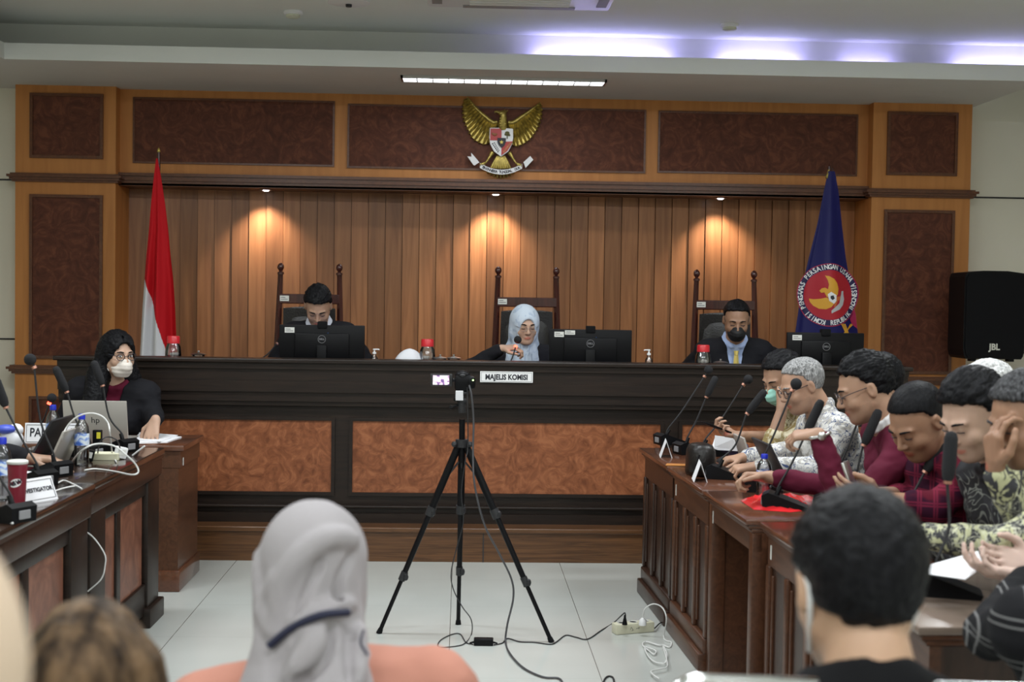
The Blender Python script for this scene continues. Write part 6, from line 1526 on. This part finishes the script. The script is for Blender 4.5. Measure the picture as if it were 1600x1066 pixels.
# 4 plaid
h = V(1432, 656, 4.45)
person('man with cropped black hair and maroon plaid shirt bowed over the phone in his hands', h, 116, 38, (h.x+.33, 4.46, .52), 100, SKD, s=1.05, shirt=PL1, sleeve='34', collar=True, hairopt=dict(fl=.002, t=.007, seed=15), bulk=1.02,
       arms=[dict(side=-1, w=V(1382, 780, 4.3), e=V(1462, 795, 4.25), d=(-1, .15, .15), n=(.1, .8, .5), curl=.35, thumb=(-.2, 0, 1)),
             dict(side=1, w=V(1362, 772, 4.5), e=(h.x+.1, 4.7, .84), d=(-1, -.5, .1), n=(0, -.8, .3), curl=.4)])
ph = V(1331, 755, 4.38); tag(MB().bbox((-.005, -.04, -.075), (.005, .04, .075), .003, T(ph) @ Rz(-.5) @ Ry(-.35)).build('phone', M['silver'], None, 30), 'silver phone held upright by the man in plaid', 'phone')
# 5 pale face, dark leaf shirt
h = V(1520, 648, 4.02)
person('pale man with swept black hair and dark leaf patterned shirt looking down', h, 112, 30, (h.x+.32, 4.02, .52), 98, (.55, .36, .27), shirt=BAT3, sleeve='long', collar=True, hairopt=dict(fl=.008, t=.016, top=.008, seed=16), s=1.06,
       arms=[dict(side=-1, w=(h.x-.12, 4.0, .80), d=(-1, .2, 0), n=(0, 0, -1))])
# 6 batik, hand to brow
h = V(1602, 652, 3.62)
person('man with greying hair and flower batik shirt, hand raised to his brow', h, 108, 22, (h.x+.3, 3.58, .52), 96, SKD, s=1.06, hm='hair_mixed', shirt=BAT4, sleeve='long', collar=True, hairopt=dict(fl=.008, t=.013, seed=17), bulk=1.08, h=.005,
       arms=[dict(side=-1, w=V(1438, 838, 3.7), e=V(1575, 850, 3.5), d=(-1, .1, -.05), n=(0, .1, -1), curl=.35),
             dict(side=1, w=V(1556, 738, 3.56), e=V(1602, 818, 3.6), d=(-.12, -.02, 1), n=(.95, .15, .25), curl=.62, thumb=(.55, -.8, .3), size=1.08)])
# white hair, second row
h = V(1540, 616, 5.4)
person('white haired person sitting in a second row behind the swept-haired man', h, 95, 20, (h.x+.3, 5.42, .55), 92, SKL, s=1.12, hm='hair_white', shirt=BLK, collar=True, hairopt=dict(fl=.008, t=.014, seed=18))
rb = office_chair(1.9, 6.3, pi/2, 'office chair of the man in the green mask', mt=CH)
for (x, y, lb) in ((1.86, 5.88, 'office chair of the grey haired man'), (1.9, 5.4, 'office chair of the half hidden dark haired man'), (1.86, 4.92, 'office chair of the man in the maroon shirt'), (1.88, 4.46, 'office chair of the bowed man in plaid'), (1.9, 4.02, 'office chair of the pale man in the dark leaf shirt'), (1.9, 3.58, 'office chair of the man in the flower batik shirt'), (2.5, 5.42, 'office chair of the white haired person in the second row')):
    office_chair(x, y, pi/2, lb, base=rb)
office_chair(at(1480, 590, 6.4).x, 6.4, 1.9, 'dark navy chair back showing left of the white hair', base=rb)

# ---------------------------------------------------------------- left desk: a sitter out of frame whose hand rests on the laptop
hx_ = at(55, 695, 5.45)
person('person out of view at the left desk, only a brown hand shows', (-2.35, 5.35, 1.24), 270, 10, (-2.5, 5.4, .52), 270, (.36, .22, .15), shirt=BLK, collar=True, hairopt=dict(seed=20),
       arms=[dict(side=-1, w=(hx_.x-.04, 5.5, ZL+.05), d=(1, -.05, -.02), n=(0, 0, -1), curl=.3, size=1.1), dict(side=1, w=(-1.95, 5.2, ZL+.04), d=(1, .2, 0), n=(0, 0, -1))])

# ---------------------------------------------------------------- foreground
# grey headscarf, coral top, seen from behind
h = at(492, 893, 2.3)
ctx = person('person in light grey headscarf and coral top in the foreground, seen from behind', h, -6, 12, (h.x+.06, 2.22, .5), -3, SKL, hair=None, ext='back', shirt=cloth('coral_top', (.50, .225, .165)), sleeve='long', male=False, sw=.2, bulk=1.12, feet_z=0, h=.006)
GS = cloth('grey_scarf', (.37, .345, .355))
NV = mat('navy_trim', (.012, .014, .04), .7)
scarf(ctx, GS, False, [(0, -.04, .02, .0, -.08, -.16, .085, .12), (-.05, -.05, -.06, -.10, -.09, -.28, .08, .11), (.03, -.05, -.06, .05, -.10, -.28, .08, .09)], 9, .0045, fold=.005, inflate=.99, trim=NV,
      ridges=[([(425, 985), (440, 920), (468, 872), (510, 842), (550, 842), (580, 866)], .013), ([(428, 905), (418, 950), (430, 990)], .009), ([(470, 975), (510, 952), (545, 948), (575, 955)], .010),
              ([(405, 870), (400, 910), (410, 950)], .010), ([(450, 1060), (480, 1020), (495, 985)], .012), ([(560, 1066), (563, 1020), (560, 985)], .010)],
      grooves=[([(548, 868), (534, 900), (528, 940)], .005), ([(500, 880), (478, 925), (465, 970)], .005), ([(575, 880), (578, 915), (574, 945)], .004), ([(470, 1066), (500, 1045), (512, 1010), (515, 985)], .009), ([(545, 1066), (544, 1020), (546, 990)], .006), ([(500, 952), (540, 950), (580, 958)], .007)],
      hems=[([(420, 1010), (455, 982), (500, 962), (545, 957), (585, 970), (606, 992)], .0065), ([(568, 985), (564, 1005), (574, 1024), (598, 1032), (614, 1020), (618, 1000)], .0022)])
# black haired man in black
h = at(1338, 912, 1.9)
person('black haired man in black shirt, seen from behind', h, 3, 16, (h.x, 1.72, .52), 2, (.50, .31, .2), neck=.035, drop=.1, ext='back', shirt=cloth('black_tee', (.005, .005, .006)), sleeve='34', collar=None, sw=.175, bulk=1.0, h=.0055, hairopt=dict(fl=.005, t=.016, side=.003, seed=22, nape=-.075, top=.004), mask_loops=M['white'], s=1.07)
# his chair
a, b = at(1035, 1066, 1.86), at(1062, 1049, 1.86); z1 = b.z
r = empty('chrome_chair', (h.x, 1.8, 0), 'chrome tube chair with green padded back under the man in black', 'chair')
X0 = a.x-h.x; MB().tube(smooth_path([(X0+.03, .05, .02), (X0-.0, .04, .45), (X0+.0, .02, z1-.1), (X0+.004, .0, z1-.03), (X0+.03, .0, z1), (X0+.1, .0, z1), (-X0-.1, 0, z1-.01), (-X0-.03, 0, z1-.01), (-X0, .0, z1-.05), (-X0, .02, z1-.15), (-X0, .04, .45), (-X0-.03, .05, .02)], 6), .0125, 12).build('frame', M['chrome'], r, 60)
MB().bbox((X0+.03, -.018, z1-.3), (-X0-.03, .018, z1-.018), .012, T((0, 0, 0))).build('back_pad', mat('green_upholstery', (.01, .13, .11), .6), r, 40)
MB().bbox((X0+.01, .02, .42), (-X0-.01, .45, .48), .02).build('seat', mat('green_upholstery_seat', (.01, .13, .11), .6), r, 40)
for s_ in (-1, 1): MB().tube([(s_*abs(X0)*.95, .42, .43), (s_*abs(X0)*.97, .46, .02)], .0125, 10).build('front_leg', M['chrome'], r, 60)
# plaid black shirt at the lower right
h = at(1700, 800, 2.7)
person('person in black shirt with thin white grid at the lower right edge', h, 30, 20, (1.25, 2.42, .52), 18, (.62, .44, .37), shirt=plaid('black_grid_shirt', (.012, .012, .014), (.3, .3, .3), .085, .0018), sleeve='long', collar=True, hairopt=dict(seed=24), sw=.2, bulk=1.12, drop=.12, h=.0055,
       arms=[dict(side=-1, w=at(1606, 902, 3.22), e=at(1545, 990, 2.82), d=(-1, .15, .12), n=(.1, .3, .9), curl=.42, thumb=(0, .5, 1), spread=.02), dict(side=1, w=at(1622, 880, 3.42), d=(-1, .0, .08), n=(0, -.8, .4), curl=.3, thumb=(0, 0, 1), spread=.04)])
pp = [at(1418, 893, 3.45), at(1528, 862, 3.5), at(1537, 886, 3.28), at(1508, 906, 3.24)]
m_ = MB(); m_.add([p+Vector((0, 0, .0012)) for p in pp]+pp, [(0, 1, 2, 3), (7, 6, 5, 4), (0, 4, 5, 1), (1, 5, 6, 2), (2, 6, 7, 3), (3, 7, 4, 0)]); tag(m_.build('paper_sheet', M['paper']), 'white sheet of paper held by both hands at the lower right', 'paper')
# brown streaked hair at the lower left
h = at(140, 1072, 1.72)
person('brown haired head in the foreground at the lower left, blurred, seen from behind', h, 8, 5, (h.x-.02, 1.64, .42), 5, SKL, hair='long', hm='hair_brown', ext='back', s=.96, hairopt=dict(fl=.003, t=.004, seed=26, top=.004), shirt=cloth('dark_top', (.03, .03, .035)), male=False, h=.007)
# beige headscarf very near
h = at(-225, 1105, .78)
ctx = person('very near blurred beige headscarf at the lower left corner', h, 10, 0, (h.x-.02, .72, .62), 5, SKL, hair=None, ext='back', shirt=cloth('beige_top', (.5, .4, .3)), male=False, h=.008, legs=False)
scarf(ctx, cloth('beige_scarf', (.58, .45, .33)), False, [(0, -.03, -.02, 0, -.08, -.2, .1, .16)], 12, .007, fold=.003, inflate=1.05)
